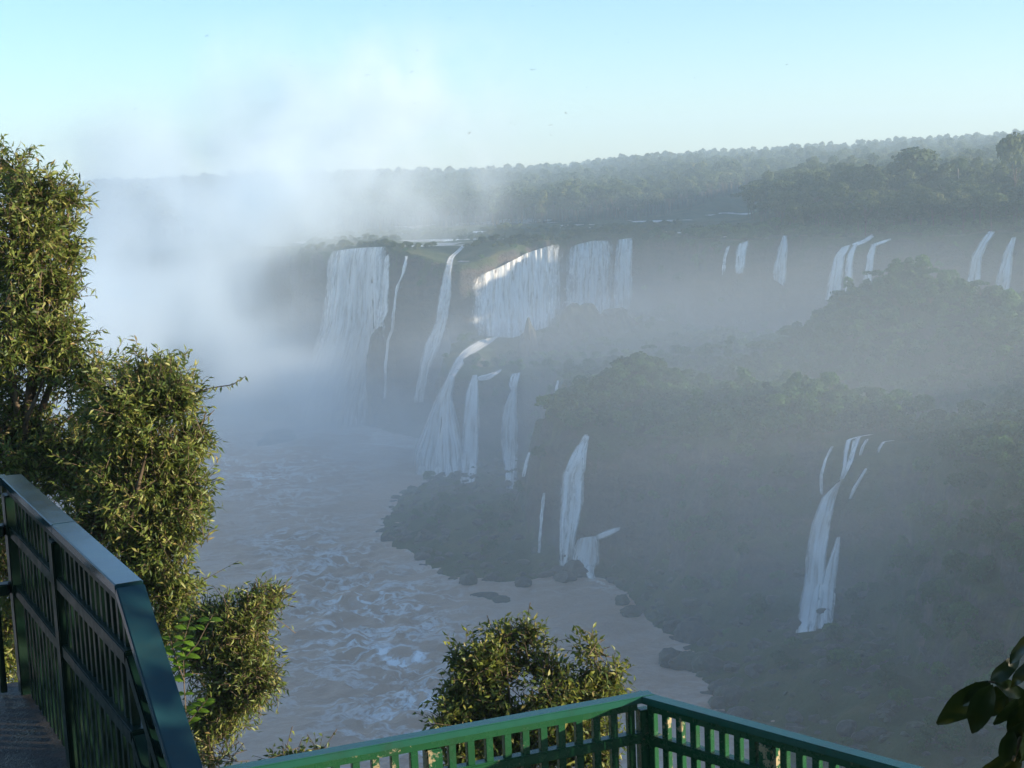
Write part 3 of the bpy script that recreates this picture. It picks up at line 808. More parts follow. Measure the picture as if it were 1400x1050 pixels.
KINDS = [('round', 1), ('flat', 2), ('tall', 3), ('round', 4), ('tall', 5), ('flat', 6), ('round', 9)]
PROTO = [proto(k, s) for k, s in KINDS]
SHRUB = [proto('shrub', s) for s in (11, 12, 13, 14)]

def proto_collection(name, meshes):
    c = bpy.data.collections.new(name)
    for i, me in enumerate(meshes):
        o = bpy.data.objects.new(name + '_source', me)
        c.objects.link(o)
    return c
def scatter(name, pts, rots, scl, ids, coll):
    me = bpy.data.meshes.new(name)
    P = np.ascontiguousarray(pts, np.float32)
    me.vertices.add(len(P)); me.vertices.foreach_set('co', P.ravel())
    for nm, tp, dat in (('rot', 'FLOAT_VECTOR', rots), ('scl', 'FLOAT_VECTOR', scl), ('idx', 'INT', ids)):
        a = me.attributes.new(nm, tp, 'POINT')
        a.data.foreach_set('value' if tp == 'INT' else 'vector', np.ascontiguousarray(dat, np.int32 if tp == 'INT' else np.float32).ravel())
    o = link_mesh(name, me)
    ng = bpy.data.node_groups.new(name, 'GeometryNodeTree')
    ng.interface.new_socket('Geometry', in_out='INPUT', socket_type='NodeSocketGeometry')
    ng.interface.new_socket('Geometry', in_out='OUTPUT', socket_type='NodeSocketGeometry')
    gi = ng.nodes.new('NodeGroupInput'); go = ng.nodes.new('NodeGroupOutput')
    ci = ng.nodes.new('GeometryNodeCollectionInfo'); ci.inputs['Collection'].default_value = coll
    ci.inputs['Separate Children'].default_value = True; ci.inputs['Reset Children'].default_value = True
    ip = ng.nodes.new('GeometryNodeInstanceOnPoints'); ip.inputs['Pick Instance'].default_value = True
    ng.links.new(gi.outputs[0], ip.inputs['Points']); ng.links.new(ci.outputs[0], ip.inputs['Instance'])
    for nm, tp, sock in (('rot', 'FLOAT_VECTOR', 'Rotation'), ('scl', 'FLOAT_VECTOR', 'Scale'), ('idx', 'INT', 'Instance Index')):
        na = ng.nodes.new('GeometryNodeInputNamedAttribute'); na.data_type = tp; na.inputs['Name'].default_value = nm
        src = na.outputs[0]
        if sock == 'Rotation':
            er = ng.nodes.new('FunctionNodeEulerToRotation'); ng.links.new(src, er.inputs[0]); src = er.outputs[0]
        ng.links.new(src, ip.inputs[sock])
    ng.links.new(ip.outputs[0], go.inputs[0])
    md = o.modifiers.new('scatter', 'NODES'); md.node_group = ng
    return tag(o, kind='stuff')

def sample_field(x0, x1, y0, y1, spacing):
    nx = int((x1 - x0) / spacing); ny = int((y1 - y0) / spacing)
    gx_, gy_ = np.meshgrid(np.arange(nx), np.arange(ny))
    px = x0 + (gx_ + rng.uniform(0, 1, gx_.shape)) * spacing
    py = y0 + (gy_ + rng.uniform(0, 1, gy_.shape)) * spacing
    return px.ravel(), py.ravel()
def in_view(px, py, m=0.06):
    a = px / np.maximum(py, 1)
    return (np.abs(a) < 0.345 + m) & (py > 150)

FG = (proto_collection('forest_tree', [joined('forest_tree', c, t, MFOREST, MBARK) for c, t in PROTO]))
HG = (proto_collection('hill_shrub', [joined('hill_shrub', c, t, MHILL, MBARK) for c, t in SHRUB]))
THG = (proto_collection('hill_tree', [joined('hill_tree', c, t, MHILL, MBARK) for c, t in PROTO]))

# plateau forest
fp = []; 
for (y0, y1, sp, sc0) in ((430, 720, 6.5, 0.82), (720, 1050, 8.5, 0.95), (1050, 1500, 13, 1.05), (1500, 2350, 15, 1.15)):
    px, py = sample_field(-0.42 * y1, 0.42 * y1, y0, y1, sp)
    k = in_view(px, py)
    fp.append(np.stack([px[k], py[k], np.full(k.sum(), sc0)], -1))
fp = np.concatenate(fp)
_z, _b, _u, _l, _n = height(fp[:, 0], fp[:, 1])
ursd = poly_sd(fp[:, 0], fp[:, 1], UPRIV)
lipzone = (fp[:, 0] > -110) & (fp[:, 0] < 62) & (fp[:, 1] < 720)       # open rock and grass behind the main lip
keepm = (_u > 5) & (ursd < -4) & ~lipzone
keepm &= ~((fp[:, 0] < 100) & (fp[:, 0] > -140) & (fp[:, 1] < 760))
fp = fp[keepm]; fz = _z[keepm]; fu = _u[keepm]
order = np.argsort(np.hypot(fp[:, 0], fp[:, 1]))
fp, fz, fu = fp[order], fz[order], fu[order]
NIND = 170
kinds = rng.integers(0, len(PROTO), len(fp))
rotz = rng.uniform(0, 6.28, len(fp)); scs = fp[:, 2] * rng.uniform(0.75, 1.2, len(fp))
scs *= np.where((fu < 18) & (fp[:, 0] < 130), 0.8, 1.0)
pm = [(np_mesh('crown', c[0], c[1], MFOREST), np_mesh('trunk', t[0], t[1], MBARK)) for c, t in PROTO]
KL = {'round': 'round-crowned forest tree on the plateau', 'flat': 'flat-topped forest tree on the plateau', 'tall': 'tall narrow forest tree on the plateau'}
KN = {'round': 'round_tree', 'flat': 'flat_topped_tree', 'tall': 'tall_tree'}
def add_tree(x, y, z, kid, sc, rz_, label, name, group, meshes=pm):
    e = empty(name, (x, y, z)); e.scale = (sc,) * 3; e.rotation_euler = (0, 0, rz_)
    for nm, me in (('crown', meshes[kid][0]), ('trunk', meshes[kid][1])):
        c = bpy.data.objects.new(nm, me); COL.objects.link(c); c.parent = e
    return tag(e, label, 'tree', group)
sel = np.arange(len(fp)) < NIND
for i in range(min(NIND, len(fp))):
    kd = KINDS[kinds[i]][0]
    add_tree(fp[i, 0], fp[i, 1], fz[i], int(kinds[i]), float(scs[i]), float(rotz[i]), KL[kd] + ' nearest ' + near_fall((fp[i, 0], fp[i, 1], fz[i])), KN[kd], kd + ' trees on the plateau nearest ' + near_fall((fp[i, 0], fp[i, 1], fz[i])))
r_ = np.zeros((len(fp), 3)); r_[:, 2] = rotz
scatter('forest', np.c_[fp[:, :2], fz][~sel], r_[~sel], np.repeat(scs[:, None], 3, 1)[~sel], kinds[~sel], FG)

# landmark trees
def landmark(px, pytop, y, kid, label, name, stretch=1.0, wide=1.0):
    top = at_y(px, pytop, y); g, _ = drop(top.x, top.y)
    hgt = top.z - g.z
    zt = PROTO[kid][0][0][:, 2].max()
    e = add_tree(g.x, g.y, g.z, kid, hgt / zt, 1.0, label, name, None)
    e.scale = (hgt / zt * wide, hgt / zt * wide, hgt / zt)
    return e
landmark(1252, 200, 560, 6, 'broad umbrella-crowned tree rising over the plateau canopy beside the palm', 'umbrella_tree', wide=1.35)
landmark(1388, 180, 520, 0, 'dark emergent tree standing highest against the sky', 'emergent_tree', wide=0.62)
landmark(870, 278, 770, 3, 'pale rounded tree at the bank of the upper river', 'river_bank_tree', wide=1.0)
def palm(px, py0, py1, y):
    b = at_y(px, py1, y); t = at_y(px, py0, y); g, _ = drop(b.x, b.y)
    e = empty('palm_tree', g)
    h = t.z - g.z - 2.0
    v, f = tube([(0, 0, -1), (.15, 0, h * .5), (0, 0, h)], [.28, .22, .2], 8)
    mesh_obj('trunk', v, f, mat_plain('pale_palm_trunk', (0.34, 0.30, 0.25)), e)
    V_, F_ = [], []
    rr = random.Random(4)
    for k in range(17):
        a = k * 2.4; elv = rr.uniform(-.3, 1.2); L = rr.uniform(3.2, 4.4); pts = []
        for s in range(7):
            u = s / 6
            pts.append(Vector((math.cos(a) * L * u * math.cos(elv * (1 - u * .6)), math.sin(a) * L * u * math.cos(elv * (1 - u * .6)), h + L * u * math.sin(elv) - 3.4 * u * u)))
        side = Vector((-math.sin(a), math.cos(a), 0))
        for s in range(6):
            for sg in (-1, 1):
                b0 = len(V_); w = 0.95 * math.sin(math.pi * (s + .7) / 7)
                V_ += [pts[s], pts[s + 1], pts[s + 1] + side * sg * w - Vector((0, 0, .5 * w)), pts[s] + side * sg * w * .8 - Vector((0, 0, .5 * w))]
                F_.append((b0, b0 + 1, b0 + 2, b0 + 3))
    mesh_obj('fronds', V_, F_, MFOREST, e)
    tag(e, 'slender palm with bare pale trunk at the plateau forest edge', 'palm')
palm(1310, 212, 284, 545)

from mathutils.kdtree import KDTree
KD = KDTree(len(WATER))
for i_, w_ in enumerate(WATER): KD.insert(w_, i_)
KD.balance()
# shrubs and trees over shelf, hill and cliffs
px, py = sample_field(-45, 200, 205, 580, 2.7)
k = in_view(px, py, 0.02)
px, py = px[k], py[k]
pos_l, rot_l, scl_l, id_l = [], [], [], []
tp, tr, ts, ti = [], [], [], []
bz, bb, bu, bl, bn = height(px, py)
for x, y, b, u, l in zip(px, py, bb, bu, bl):
    g, n = drop(x, y)
    if g.z < 2.5 or l < 3: continue
    if u > 3 and x < 70: continue
    r1 = rng.uniform()
    vn = float(fbm(np.array([x / 22]), np.array([y / 22]), None, 3, 150)[0])
    top = b > 1 and u < -9
    cliff = not top and u < 3 and b > -30
    if not top and cliff:
        if g.z < 8: pr = 0.06 if y > 330 else 0.22
        else: pr = (0.62 if x > 22 and y < 420 else 0.22) if u < -9 else 0.28
        s = rng.uniform(0.35, 0.95)
    elif top:
        if x < 60 and y > 440: pr, s = 0.22 + 0.3 * vn, rng.uniform(0.3, 0.7)
        elif y > 430: pr, s = 0.55, rng.uniform(0.4, 0.9)
        else: pr, s = 0.85, rng.uniform(0.5, 1.05) * (1 + 0.5 * vn)
    elif u >= 3: pr, s = 0.5, rng.uniform(0.5, 1.0)
    else: pr, s = 0.12, rng.uniform(0.4, 0.8)
    if abs(x - 66) < 9 and 278 < y < 296: s *= 0.45; pr *= 0.5
    if r1 > pr or KD.find(g)[2] < 2.2 + 2.2 * s: continue
    pos_l.append((g.x, g.y, g.z - 0.3)); rot_l.append((n.y * -0.5, n.x * 0.5, rng.uniform(0, 6.28))); scl_l.append((s, s, s * rng.uniform(.8, 1.2))); id_l.append(rng.integers(0, 4))
scatter('hillside_shrubs', np.array(pos_l), np.array(rot_l), np.array(scl_l), np.array(id_l), HG)
hm = [(np_mesh('crown', c[0], c[1], MHILL), np_mesh('trunk', t[0], t[1], MBARK)) for c, t in PROTO]
px, py = sample_field(38, 175, 292, 440, 7.0)
k = in_view(px, py, 0.0); px, py = px[k], py[k]
bz, bb, bu, bl, bn = height(px, py)
nh = 0
for x, y, b, u in zip(px, py, bb, bu):
    if b < 5 or u > -12: continue
    g, n = drop(x, y)
    if g.z < 33: continue
    kid = int(rng.integers(0, len(PROTO))); kd = KINDS[kid][0]
    s = float(rng.uniform(0.30, 0.52))
    add_tree(g.x, g.y, g.z - .3, kid, s, float(rng.uniform(0, 6.28)), {'round': 'low round-crowned tree on the wooded hill nearest ', 'flat': 'low flat-topped tree on the wooded hill nearest ', 'tall': 'low narrow tree on the wooded hill nearest '}[kd] + near_fall(g), KN[kd], kd + ' trees on the wooded hill nearest ' + near_fall(g), hm); nh += 1
def hill_landmark(px_, pytop, y, kid, label, name, wide):
    top = at_y(px_, pytop, y); g, _ = drop(top.x, top.y)
    hgt = max(5.0, top.z - g.z); zt = PROTO[kid][0][0][:, 2].max()
    e = add_tree(g.x, g.y, top.z - hgt, kid, 1, 0.6, label, name, None, pm)
    e.scale = (hgt / zt * wide, hgt / zt * wide, hgt / zt)
hill_landmark(1240, 358, 392, 4, 'pointed sunlit tree crowning the wooded hill', 'hilltop_tree', 1.1)
hill_landmark(1160, 402, 385, 0, 'pale blossoming tree under the three-stranded waterfall', 'blossom_tree', 1.1)
hill_landmark(1185, 404, 380, 3, 'greyish round tree next to the pale blossoming one', 'grey_tree', 1.0)
print('forest', len(fp), 'hill trees', nh, 'shrubs', len(pos_l))

# low scrub and grass tufts along the plateau lip
px, py = sample_field(-80, 75, 528, 700, 2.6)
bz, bb, bu, bl, bn = height(px, py)
L = [(x, y) for x, y, u, z in zip(px, py, bu, bz) if u > 0.5 and z > 63.35 and rng.uniform() < (0.75 if u < 9 else 0.35)]
P = [drop(x, y)[0] for x, y in L]
sg = rng.uniform(0.22, 0.6, len(P))
FSG = proto_collection('lip_shrub', [joined('lip_shrub', c, t, MFOREST, MBARK) for c, t in SHRUB])
scatter('lip_scrub', np.array(P) - [0, 0, .3], np.c_[np.zeros((len(P), 2)), rng.uniform(0, 6, len(P))], np.repeat(sg[:, None], 3, 1), rng.integers(0, 4, len(P)), FSG)

# loose rubble on the bank
px, py = sample_field(-40, 90, 205, 460, 2.6)
bz, bb, bu, bl, bn = height(px, py)
L = [(x, y) for x, y, l, z in zip(px, py, bl, bz) if l > -1 and z < 10 and rng.uniform() < 0.6]
P = np.array([drop(x, y)[0] for x, y in L])
sg = rng.uniform(0.3, 1.0, len(P)) ** 1.8 * 2.0
scatter('rubble', P, np.c_[rng.uniform(-.3, .3, (len(P), 2)), rng.uniform(0, 6, len(P))], np.c_[sg, sg * rng.uniform(.7, 1.2, len(P)), sg * .8], rng.integers(0, 4, len(P)),
        proto_collection('rubble_stone', [rock_mesh('rubble_stone', s, 2, .8, .7) for s in (21, 22, 23, 24)]))

# footbridge over the upper river
a = at_z(997, 279, 66.0); b = at_z(1043, 275.5, 66.0)
e = empty('footbridge', ((a.x + b.x) / 2, (a.y + b.y) / 2, 63))
d = (b - a); d.z = 0; Ln = d.length; ang = math.atan2(d.y, d.x)
def box(name, sx, sy, sz, loc, mat, parent, rot=0.0):
    V_ = [(x * sx / 2, y * sy / 2, z * sz / 2) for x in (-1, 1) for y in (-1, 1) for z in (-1, 1)]
    F_ = [(0, 1, 3, 2), (4, 6, 7, 5), (0, 4, 5, 1), (2, 3, 7, 6), (0, 2, 6, 4), (1, 5, 7, 3)]
    o = mesh_obj(name, V_, F_, mat, parent)
    o.location = loc; o.rotation_euler = (0, 0, rot)
    return o
e.rotation_euler = (0, 0, ang)
box('deck', Ln, 2.4, 0.5, (0, 0, 2.6), MBRIDGE, e)
for s in (-1, 1): box('handrail', Ln, 0.12, 0.9, (0, s * 1.1, 3.35), MBRIDGE, e)
for k in range(6): box('pier', 0.9, 2.0, 4.4, (-Ln / 2 + Ln * (k + .5) / 6, 0, 0.15), MBRIDGE, e)
tag(e, 'long pale footbridge on piers across the upper river', 'bridge')

# ------------------------------------------------------------------ lookout: decks, stairs, railings
D_F = 3.2
ZCAP_F = H - D_F
K_ = at_z(879, 953, ZCAP_F); L_ = at_z(330, 1053, ZCAP_F); R_ = at_z(1235, 1051, ZCAP_F)
dirL = (L_ - K_).normalized(); dirR = (R_ - K_).normalized()
def beam(name, a, b, w, h, mat, parent, bevel=0.004, rollup=Vector((0, 0, 1))):
    """box beam from a to b (axis along its centre), width w sideways, height h"""
    a = Vector(a); b = Vector(b)
    d = (b - a).normalized(); s = d.cross(rollup).normalized(); u = s.cross(d).normalized()
    bm = bmesh.new()
    vs = []
    for p in (a, b):
        for sx, sz in ((-1, -1), (1, -1), (1, 1), (-1, 1)):
            vs.append(bm.verts.new(p + s * sx * w / 2 + u * sz * h / 2))
    for f in ((3, 2, 1, 0), (4, 5, 6, 7), (0, 1, 5, 4), (1, 2, 6, 5), (2, 3, 7, 6), (3, 0, 4, 7)):
        bm.faces.new([vs[i] for i in f])
    if bevel: bmesh.ops.bevel(bm, geom=bm.edges[:], offset=bevel, segments=2, affect='EDGES')
    bmesh.ops.recalc_face_normals(bm, faces=bm.faces[:])
    me = bpy.data.meshes.new(name); bm.to_mesh(me); bm.free(); me.materials.append(mat)
    o = bpy.data.objects.new(name, me); COL.objects.link(o)
    if parent: keep(o, parent)
    return o
rail_f = empty('platform_railing', (K_.x, K_.y, ZCAP_F - 1.1))
tag(rail_f, 'green painted wooden railing meeting at a corner beyond the shrub-side platform', 'railing')
FLOOR_F = ZCAP_F - 1.10
up_ = Vector((0, 0, 1))
def rail_run(parent, k, d, length, sp, post_every, mats, start=0.10, cap_w=.092, mid=(0.245, 0.66), dz=0.0):
    mr, mc = mats
    beam('cap_rail', k - d * 0.06 + up_ * dz, k + d * length + up_ * dz, cap_w, 0.045, mc, parent, 0.006)
    beam('under_rail', k - up_ * (.045 - dz) + d * .05, k - up_ * (.045 - dz) + d * length, 0.055, 0.045, mr, parent)
    for m in mid:
        beam('mid_rail', k - up_ * (m - dz) + d * .03, k - up_ * (m - dz) + d * length, 0.075, 0.065, mr, parent, .008)
    lim = [0.068] + [m for m in mid] + [1.08]
    n = int((length - start) / sp)
    for i in range(n):
        q = k + d * (start + i * sp)
        post = (i in post_every)
        if post:
            beam('post', q - up_ * 1.09, q - up_ * .07, .095, .095, MPOST, parent, .008, d)
        else:
            beam('baluster', q - up_ * lim[-1], q - up_ * lim[0], .045, .042, mr, parent, .003, d.cross(up_))
beam('post', K_ - up_ * 1.09, K_ - up_ * .07, .075, .075, MRAIL, rail_f, .006, dirL)
spL = (L_ - K_).length / ((879 - 330) / 25.7)
spR = (R_ - K_).length / ((1235 - 879) / 21.3)
rail_run(rail_f, K_, dirL, (L_ - K_).length + 1.2, spL, {11}, (MRAIL, MCAP), .09)
rail_run(rail_f, K_, dirR, (R_ - K_).length + 1.0, spR, {8}, (MRAIL, MCAP), .075, dz=-.003)

# lower platform slab under that railing, seen from other positions only
def slab(name, poly, z, th, mat):
    n = len(poly)
    V_ = [(x, y, z) for x, y in poly] + [(x, y, z - th) for x, y in poly]
    F_ = [tuple(range(n)), tuple(range(2 * n - 1, n - 1, -1))] + [(i, i + n, (i + 1) % n + n, (i + 1) % n) for i in range(n)]
    o = mesh_obj(name, V_, F_, mat)
    return tag(o, kind='structure')
o1 = K_ + (dirL + dirR).normalized() * -0.15
e1 = K_ + dirL * 4.2; e2 = K_ + dirR * 3.2
slab('lower_platform', [(o1.x, o1.y), (e1.x - .1, e1.y + .12), (e1.x + .4, e1.y - 2.6), (e2.x - .5, e2.y - 2.2), (e2.x + .1, e2.y + .1)], FLOOR_F, 0.35, MWET)

D_S = 1.35
zs = H - D_S
B_ = at_z(15, 655, zs); A_ = at_z(177, 804, zs)
dS = (A_ - B_); dS.z = 0; lenS = dS.length; dS.normalize()
n_out = Vector((dS.y, -dS.x, 0))
nrm = Vector((-dS.y, dS.x, 0))
dc = ray(253, 1050); tt = nrm.dot(A_ - CAM) / nrm.dot(dc); C_ = CAM + dc * tt
slope = (C_ - A_).normalized()
rail_s = empty('stair_railing', (A_.x, A_.y, zs - 1.05))
tag(rail_s, 'green wooden railing darkened for shade with worn cap turning down along the shaded stairs', 'railing')
CW = 0.098
M1 = B_ + (A_ - B_) * 0.53
Bx = at_z(-170, 668, zs); dT = (B_ - Bx).normalized(); lenT = (B_ - Bx).length
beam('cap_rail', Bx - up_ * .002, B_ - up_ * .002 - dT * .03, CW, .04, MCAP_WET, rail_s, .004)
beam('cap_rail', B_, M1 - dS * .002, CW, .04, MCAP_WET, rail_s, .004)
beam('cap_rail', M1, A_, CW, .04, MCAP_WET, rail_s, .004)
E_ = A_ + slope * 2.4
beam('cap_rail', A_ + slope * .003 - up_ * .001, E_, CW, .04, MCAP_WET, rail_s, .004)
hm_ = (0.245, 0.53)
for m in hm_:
    beam('mid_rail', Bx - up_ * m, B_ - up_ * m - dT * .05, .07, .055, MRAIL_SHADED, rail_s, .005)
    beam('mid_rail', B_ - up_ * m, A_ - up_ * m, .07, .055, MRAIL_SHADED, rail_s, .005)
    beam('mid_rail', A_ - up_ * m + slope * .003, E_ - up_ * m, .07, .055, MRAIL_SHADED, rail_s, .005)
beam('under_rail', Bx - up_ * .047, B_ - up_ * .047 - dT * .05, .05, .05, MRAIL_SHADED, rail_s)
beam('under_rail', B_ - up_ * .045, A_ - up_ * .045, .05, .05, MRAIL_SHADED, rail_s)
beam('under_rail', A_ - up_ * .045 + slope * .003, E_ - up_ * .045, .05, .05, MRAIL_SHADED, rail_s)
lim = [0.07, hm_[0], hm_[1], 1.04]
def bal(q, parent, mat, w=.035):
    beam('baluster', q - up_ * lim[-1], q - up_ * lim[0], w, .03, mat, parent, .002, n_out)
spS = 0.088
n = int((lenS - .1) / spS)
beam('post', B_ - up_ * 1.05, B_ - up_ * .07, .09, .09, MRAIL_SHADED, rail_s, .005, n_out)
for i in range(int((lenT - .1) / spS)): bal(B_ - dT * (.12 + i * spS), rail_s, MRAIL_SHADED)
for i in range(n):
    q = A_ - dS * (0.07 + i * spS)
    if i in (13,): beam('post', q - up_ * 1.05, q - up_ * .07, .085, .085, MRAIL_SHADED, rail_s, .005, n_out)
    else: bal(q, rail_s, MRAIL_SHADED)
for i in range(1, 20):
    q = A_ + slope * (0.10 + i * spS * 1.25)
    bal(q, rail_s, MRAIL_SHADED)

# upper landing and the stairs going down beside it
FL_S = zs - 1.05
inn = -n_out if (n_out.dot(Vector((1, 1, 0))) > 0) else n_out
a0 = B_ - dS * .15 - inn * .12; a1 = A_ - inn * .12; 
slab('upper_landing', [(a0.x, a0.y), (a1.x, a1.y), (a1.x + inn.x * 1.6, a1.y + inn.y * 1.6), (a0.x + inn.x * 2.4 - 2.5, a0.y + inn.y * 2.4), (Bx.x, Bx.y + .12)][::-1], FL_S, .30, MWET)
hs = Vector((slope.x, slope.y, 0)).normalized()
for i in range(8):
    s0 = i * .27; z0 = FL_S - .27 * (i + 1) * abs(slope.z) / math.hypot(slope.x, slope.y)
    p0 = A_ + hs * s0 - inn * .12; p1 = A_ + hs * (s0 + .27) - inn * .12
    slab('stair_step', [(p0.x, p0.y), (p1.x, p1.y), (p1.x + inn.x * 1.6, p1.y + inn.y * 1.6), (p0.x + inn.x * 1.6, p0.y + inn.y * 1.6)][::-1], z0 + .17, .26, MWET)

# ------------------------------------------------------------------ foreground foliage
def leaves_mesh(name, base, dirs, norms, length, width, mat, droop=0.25):
    """one folded, tapering leaf (5 verts, 4 tris) for each row"""
    n = len(base)
    dirs = dirs / np.linalg.norm(dirs, axis=1)[:, None]
    side = np.cross(dirs, norms); side /= np.linalg.norm(side, axis=1)[:, None] + 1e-9
    nn = np.cross(side, dirs)
    Lc = length[:, None]; W = width[:, None]
    v0 = base
    v1 = base + dirs * Lc * .42 + side * W * .5 + nn * W * .12
    v2 = base + dirs * Lc * .45 - nn * W * .10
    v3 = base + dirs * Lc * .42 - side * W * .5 + nn * W * .12
    v4 = base + dirs * Lc - nn * Lc * droop
    Vv = np.stack([v0, v1, v2, v3, v4], 1).reshape(-1, 3)
    q = (np.arange(n) * 5)[:, None]
    Ff = np.concatenate([q + np.array([[0, 2, 1]]), q + np.array([[0, 3, 2]]), q + np.array([[1, 2, 4]]), q + np.array([[2, 3, 4]])])
    return np_mesh(name, Vv, Ff, mat)
def foliage(blobs, Yd, twigs, leaf_len, leaf_w, per, seed, depth=1.0, up=0.35, twig_len=0.28):
    """twigs with alternate leaves spread through a set of crown lumps"""
    r = np.random.default_rng(seed)
    B, Dv, Nv, Ln_, Wd = [], [], [], [], []
    stems = []
    area = np.array([b[2] * b[3] for b in blobs], float); area /= area.sum()
    for (px, py, rx_, ry_), ar in zip(blobs, area):
        n = max(3, int(twigs * ar))
        yd = Yd + r.normal() * 0.12
        c = np.array(at_y(px, py, yd)); m = yd / F_PX
        rad = np.array([rx_ * m, 0.5 * (rx_ + ry_) * m * depth, ry_ * m])
        d = r.normal(size=(n, 3)); d /= np.linalg.norm(d, axis=1)[:, None]
        lump = 1 + .55 * fbm(d[:, 0] * 2 + px, d[:, 1] * 2, d[:, 2] * 2 + py, 2, seed)
        k = r.uniform(0.1, 1, n) ** 0.45 * lump
        k = np.where(r.uniform(size=n) < .16, k * 1.3, k * .93)
        p = c + d * rad * k[:, None]
        mk = fbm(p[:, 0] * 2.6, p[:, 1] * 2.6, p[:, 2] * 2.6, 3, seed + 5) > -0.14
        p, d, k = p[mk], d[mk], k[mk]; n = len(p)
        ax = d + r.normal(size=(n, 3)) * .45 + np.array([0, 0, up]); ax /= np.linalg.norm(ax, axis=1)[:, None]
        tl = twig_len * r.uniform(.55, 1.5, n)
        p0 = p - ax * tl[:, None] * .7
        stems.append((p0, p0 + ax * tl[:, None]))
        for j in range(per):
            t = (j + .6) / per
            b = p0 + ax * (tl * t)[:, None]
            s = np.cross(ax, r.normal(size=(n, 3))); s /= np.linalg.norm(s, axis=1)[:, None]
            dd = ax * r.uniform(.45, .9, n)[:, None] + s * r.uniform(.5, 1, n)[:, None] - np.array([0, 0, .15])
            B.append(b); Dv.append(dd)
            nrm_ = np.array([.35, -.35, .75]) + r.normal(size=(n, 3)) * .8
            Nv.append(nrm_)
            Ln_.append(leaf_len * r.uniform(.65, 1.2, n)); Wd.append(leaf_w * r.uniform(.75, 1.2, n))
    return (np.concatenate(B), np.concatenate(Dv), np.concatenate(Nv), np.concatenate(Ln_), np.concatenate(Wd)), (np.concatenate([s[0] for s in stems]), np.concatenate([s[1] for s in stems]))
def stems_mesh(name, p0, p1, rad, mat):
    d = p1 - p0; d /= np.linalg.norm(d, axis=1)[:, None]
    s = np.cross(d, [0.3, 0.2, 1.0]); s /= np.linalg.norm(s, axis=1)[:, None]; t = np.cross(d, s)
    Vv = []
    for p, rr in ((p0, rad), (p1, rad * .4)):
        for a in (0, 2.094, 4.189): Vv.append(p + (s * math.cos(a) + t * math.sin(a)) * rr)
    Vv = np.stack(Vv, 1).reshape(-1, 3); q = (np.arange(len(p0)) * 6)[:, None]
    Ff = np.concatenate([q + np.array([[0, 1, 4, 3]]), q + np.array([[1, 2, 5, 4]]), q + np.array([[2, 0, 3, 5]])])
    return np_mesh(name, Vv, Ff, mat)
def fg_tree(name, label, cat, blobs, Yd, twigs, ll, lw, per, seed, mat, root, limbs, depth=1.0, up=.35, twl=.28, tr=0.06):
    lv, st = foliage(blobs, Yd, twigs, ll, lw, per, seed, depth, up, twl)
    g, _ = drop(root[0], root[1])
    e = empty(name, (root[0], root[1], g.z))
    keep(link_mesh('leaves', leaves_mesh('leaves', *lv[:3], lv[3], lv[4], mat)), e)['kind'] = 'stuff'
    keep(link_mesh('twigs', stems_mesh('twigs', st[0], st[1], 0.004, MBARK)), e)['kind'] = 'stuff'
    rr = random.Random(seed)
    fork = limbs[0]
    V_, F_ = tube([(root[0], root[1], g.z - .4), Vector((root[0], root[1], g.z)).lerp(Vector(fork), .5) + Vector((.08, 0, 0)), fork], [tr * 1.5, tr * 1.1, tr * .8], 9)
    keep(mesh_obj('trunk', V_, F_, MBARK, None, True), e)
    for l in limbs[1:]:
        mid = Vector(fork).lerp(Vector(l), .5) + Vector((rr.uniform(-.1, .1), rr.uniform(-.1, .1), rr.uniform(0, .15)))
        V_, F_ = tube([fork, mid, l], [tr * .7, tr * .4, tr * .12], 7)
        keep(mesh_obj('branch', V_, F_, MBARK, None, True), e)
    return tag(e, label, cat)
YL = 13.0
left_blobs = [(15, 235, 32, 50), (45, 262, 48, 38), (95, 268, 24, 22), (20, 330, 80, 80), (75, 315, 44, 40), (95, 345, 22, 24), (35, 400, 78, 70), (85, 392, 32, 34), (15, 480, 90, 80), (80, 460, 44, 60), (60, 545, 90, 80), (128, 530, 42, 50), (100, 610, 90, 80), (0, 620, 80, 90), (40, 690, 90, 80), (0, 760, 60, 90), (60, 780, 60, 80), (140, 680, 70, 70), (0, 850, 50, 70), (-60, 790, 80, 110), (-20, 900, 60, 60)]
left_limbs = [at_y(30, 640, YL)] + [at_y(x, y, YL + dy) for x, y, dy in ((20, 250, 0), (100, 262, .1), (60, 330, -.2), (90, 400, .1), (10, 450, -.2), (110, 560, .1), (60, 520, -.3))]
fg_tree('tall_tree', 'tall olive-leaved tree rising behind the dark stair railing', 'tree', left_blobs, YL, 7200, .078, .021, 9, 201, MLEAF_OLIVE, (left_limbs[0].x - .2, left_limbs[0].y + .1), left_limbs, .8)
YM = 12.2
mid_blobs = [(205, 515, 46, 42), (235, 545, 44, 40), (170, 560, 55, 50), (225, 600, 60, 55), (190, 650, 75, 60), (240, 670, 48, 45), (262, 700, 26, 22), (150, 720, 70, 60), (225, 735, 58, 55), (190, 790, 60, 50), (235, 800, 35, 48), (230, 850, 30, 35), (265, 585, 25, 40)]
mid_limbs = [at_y(170, 780, YM)] + [at_y(x, y, YM + dy) for x, y, dy in ((210, 510, 0), (250, 560, .1), (260, 690, -.1), (200, 620, -.2), (230, 780, 0))]
fg_tree('bushy_tree', 'bushy yellow-green tree bulging over the gorge beyond the stair railing', 'tree', mid_blobs, YM, 5400, .074, .020, 9, 202, MLEAF_OLIVE, (mid_limbs[0].x - .1, mid_limbs[0].y), mid_limbs, .8)
YB = 11.6
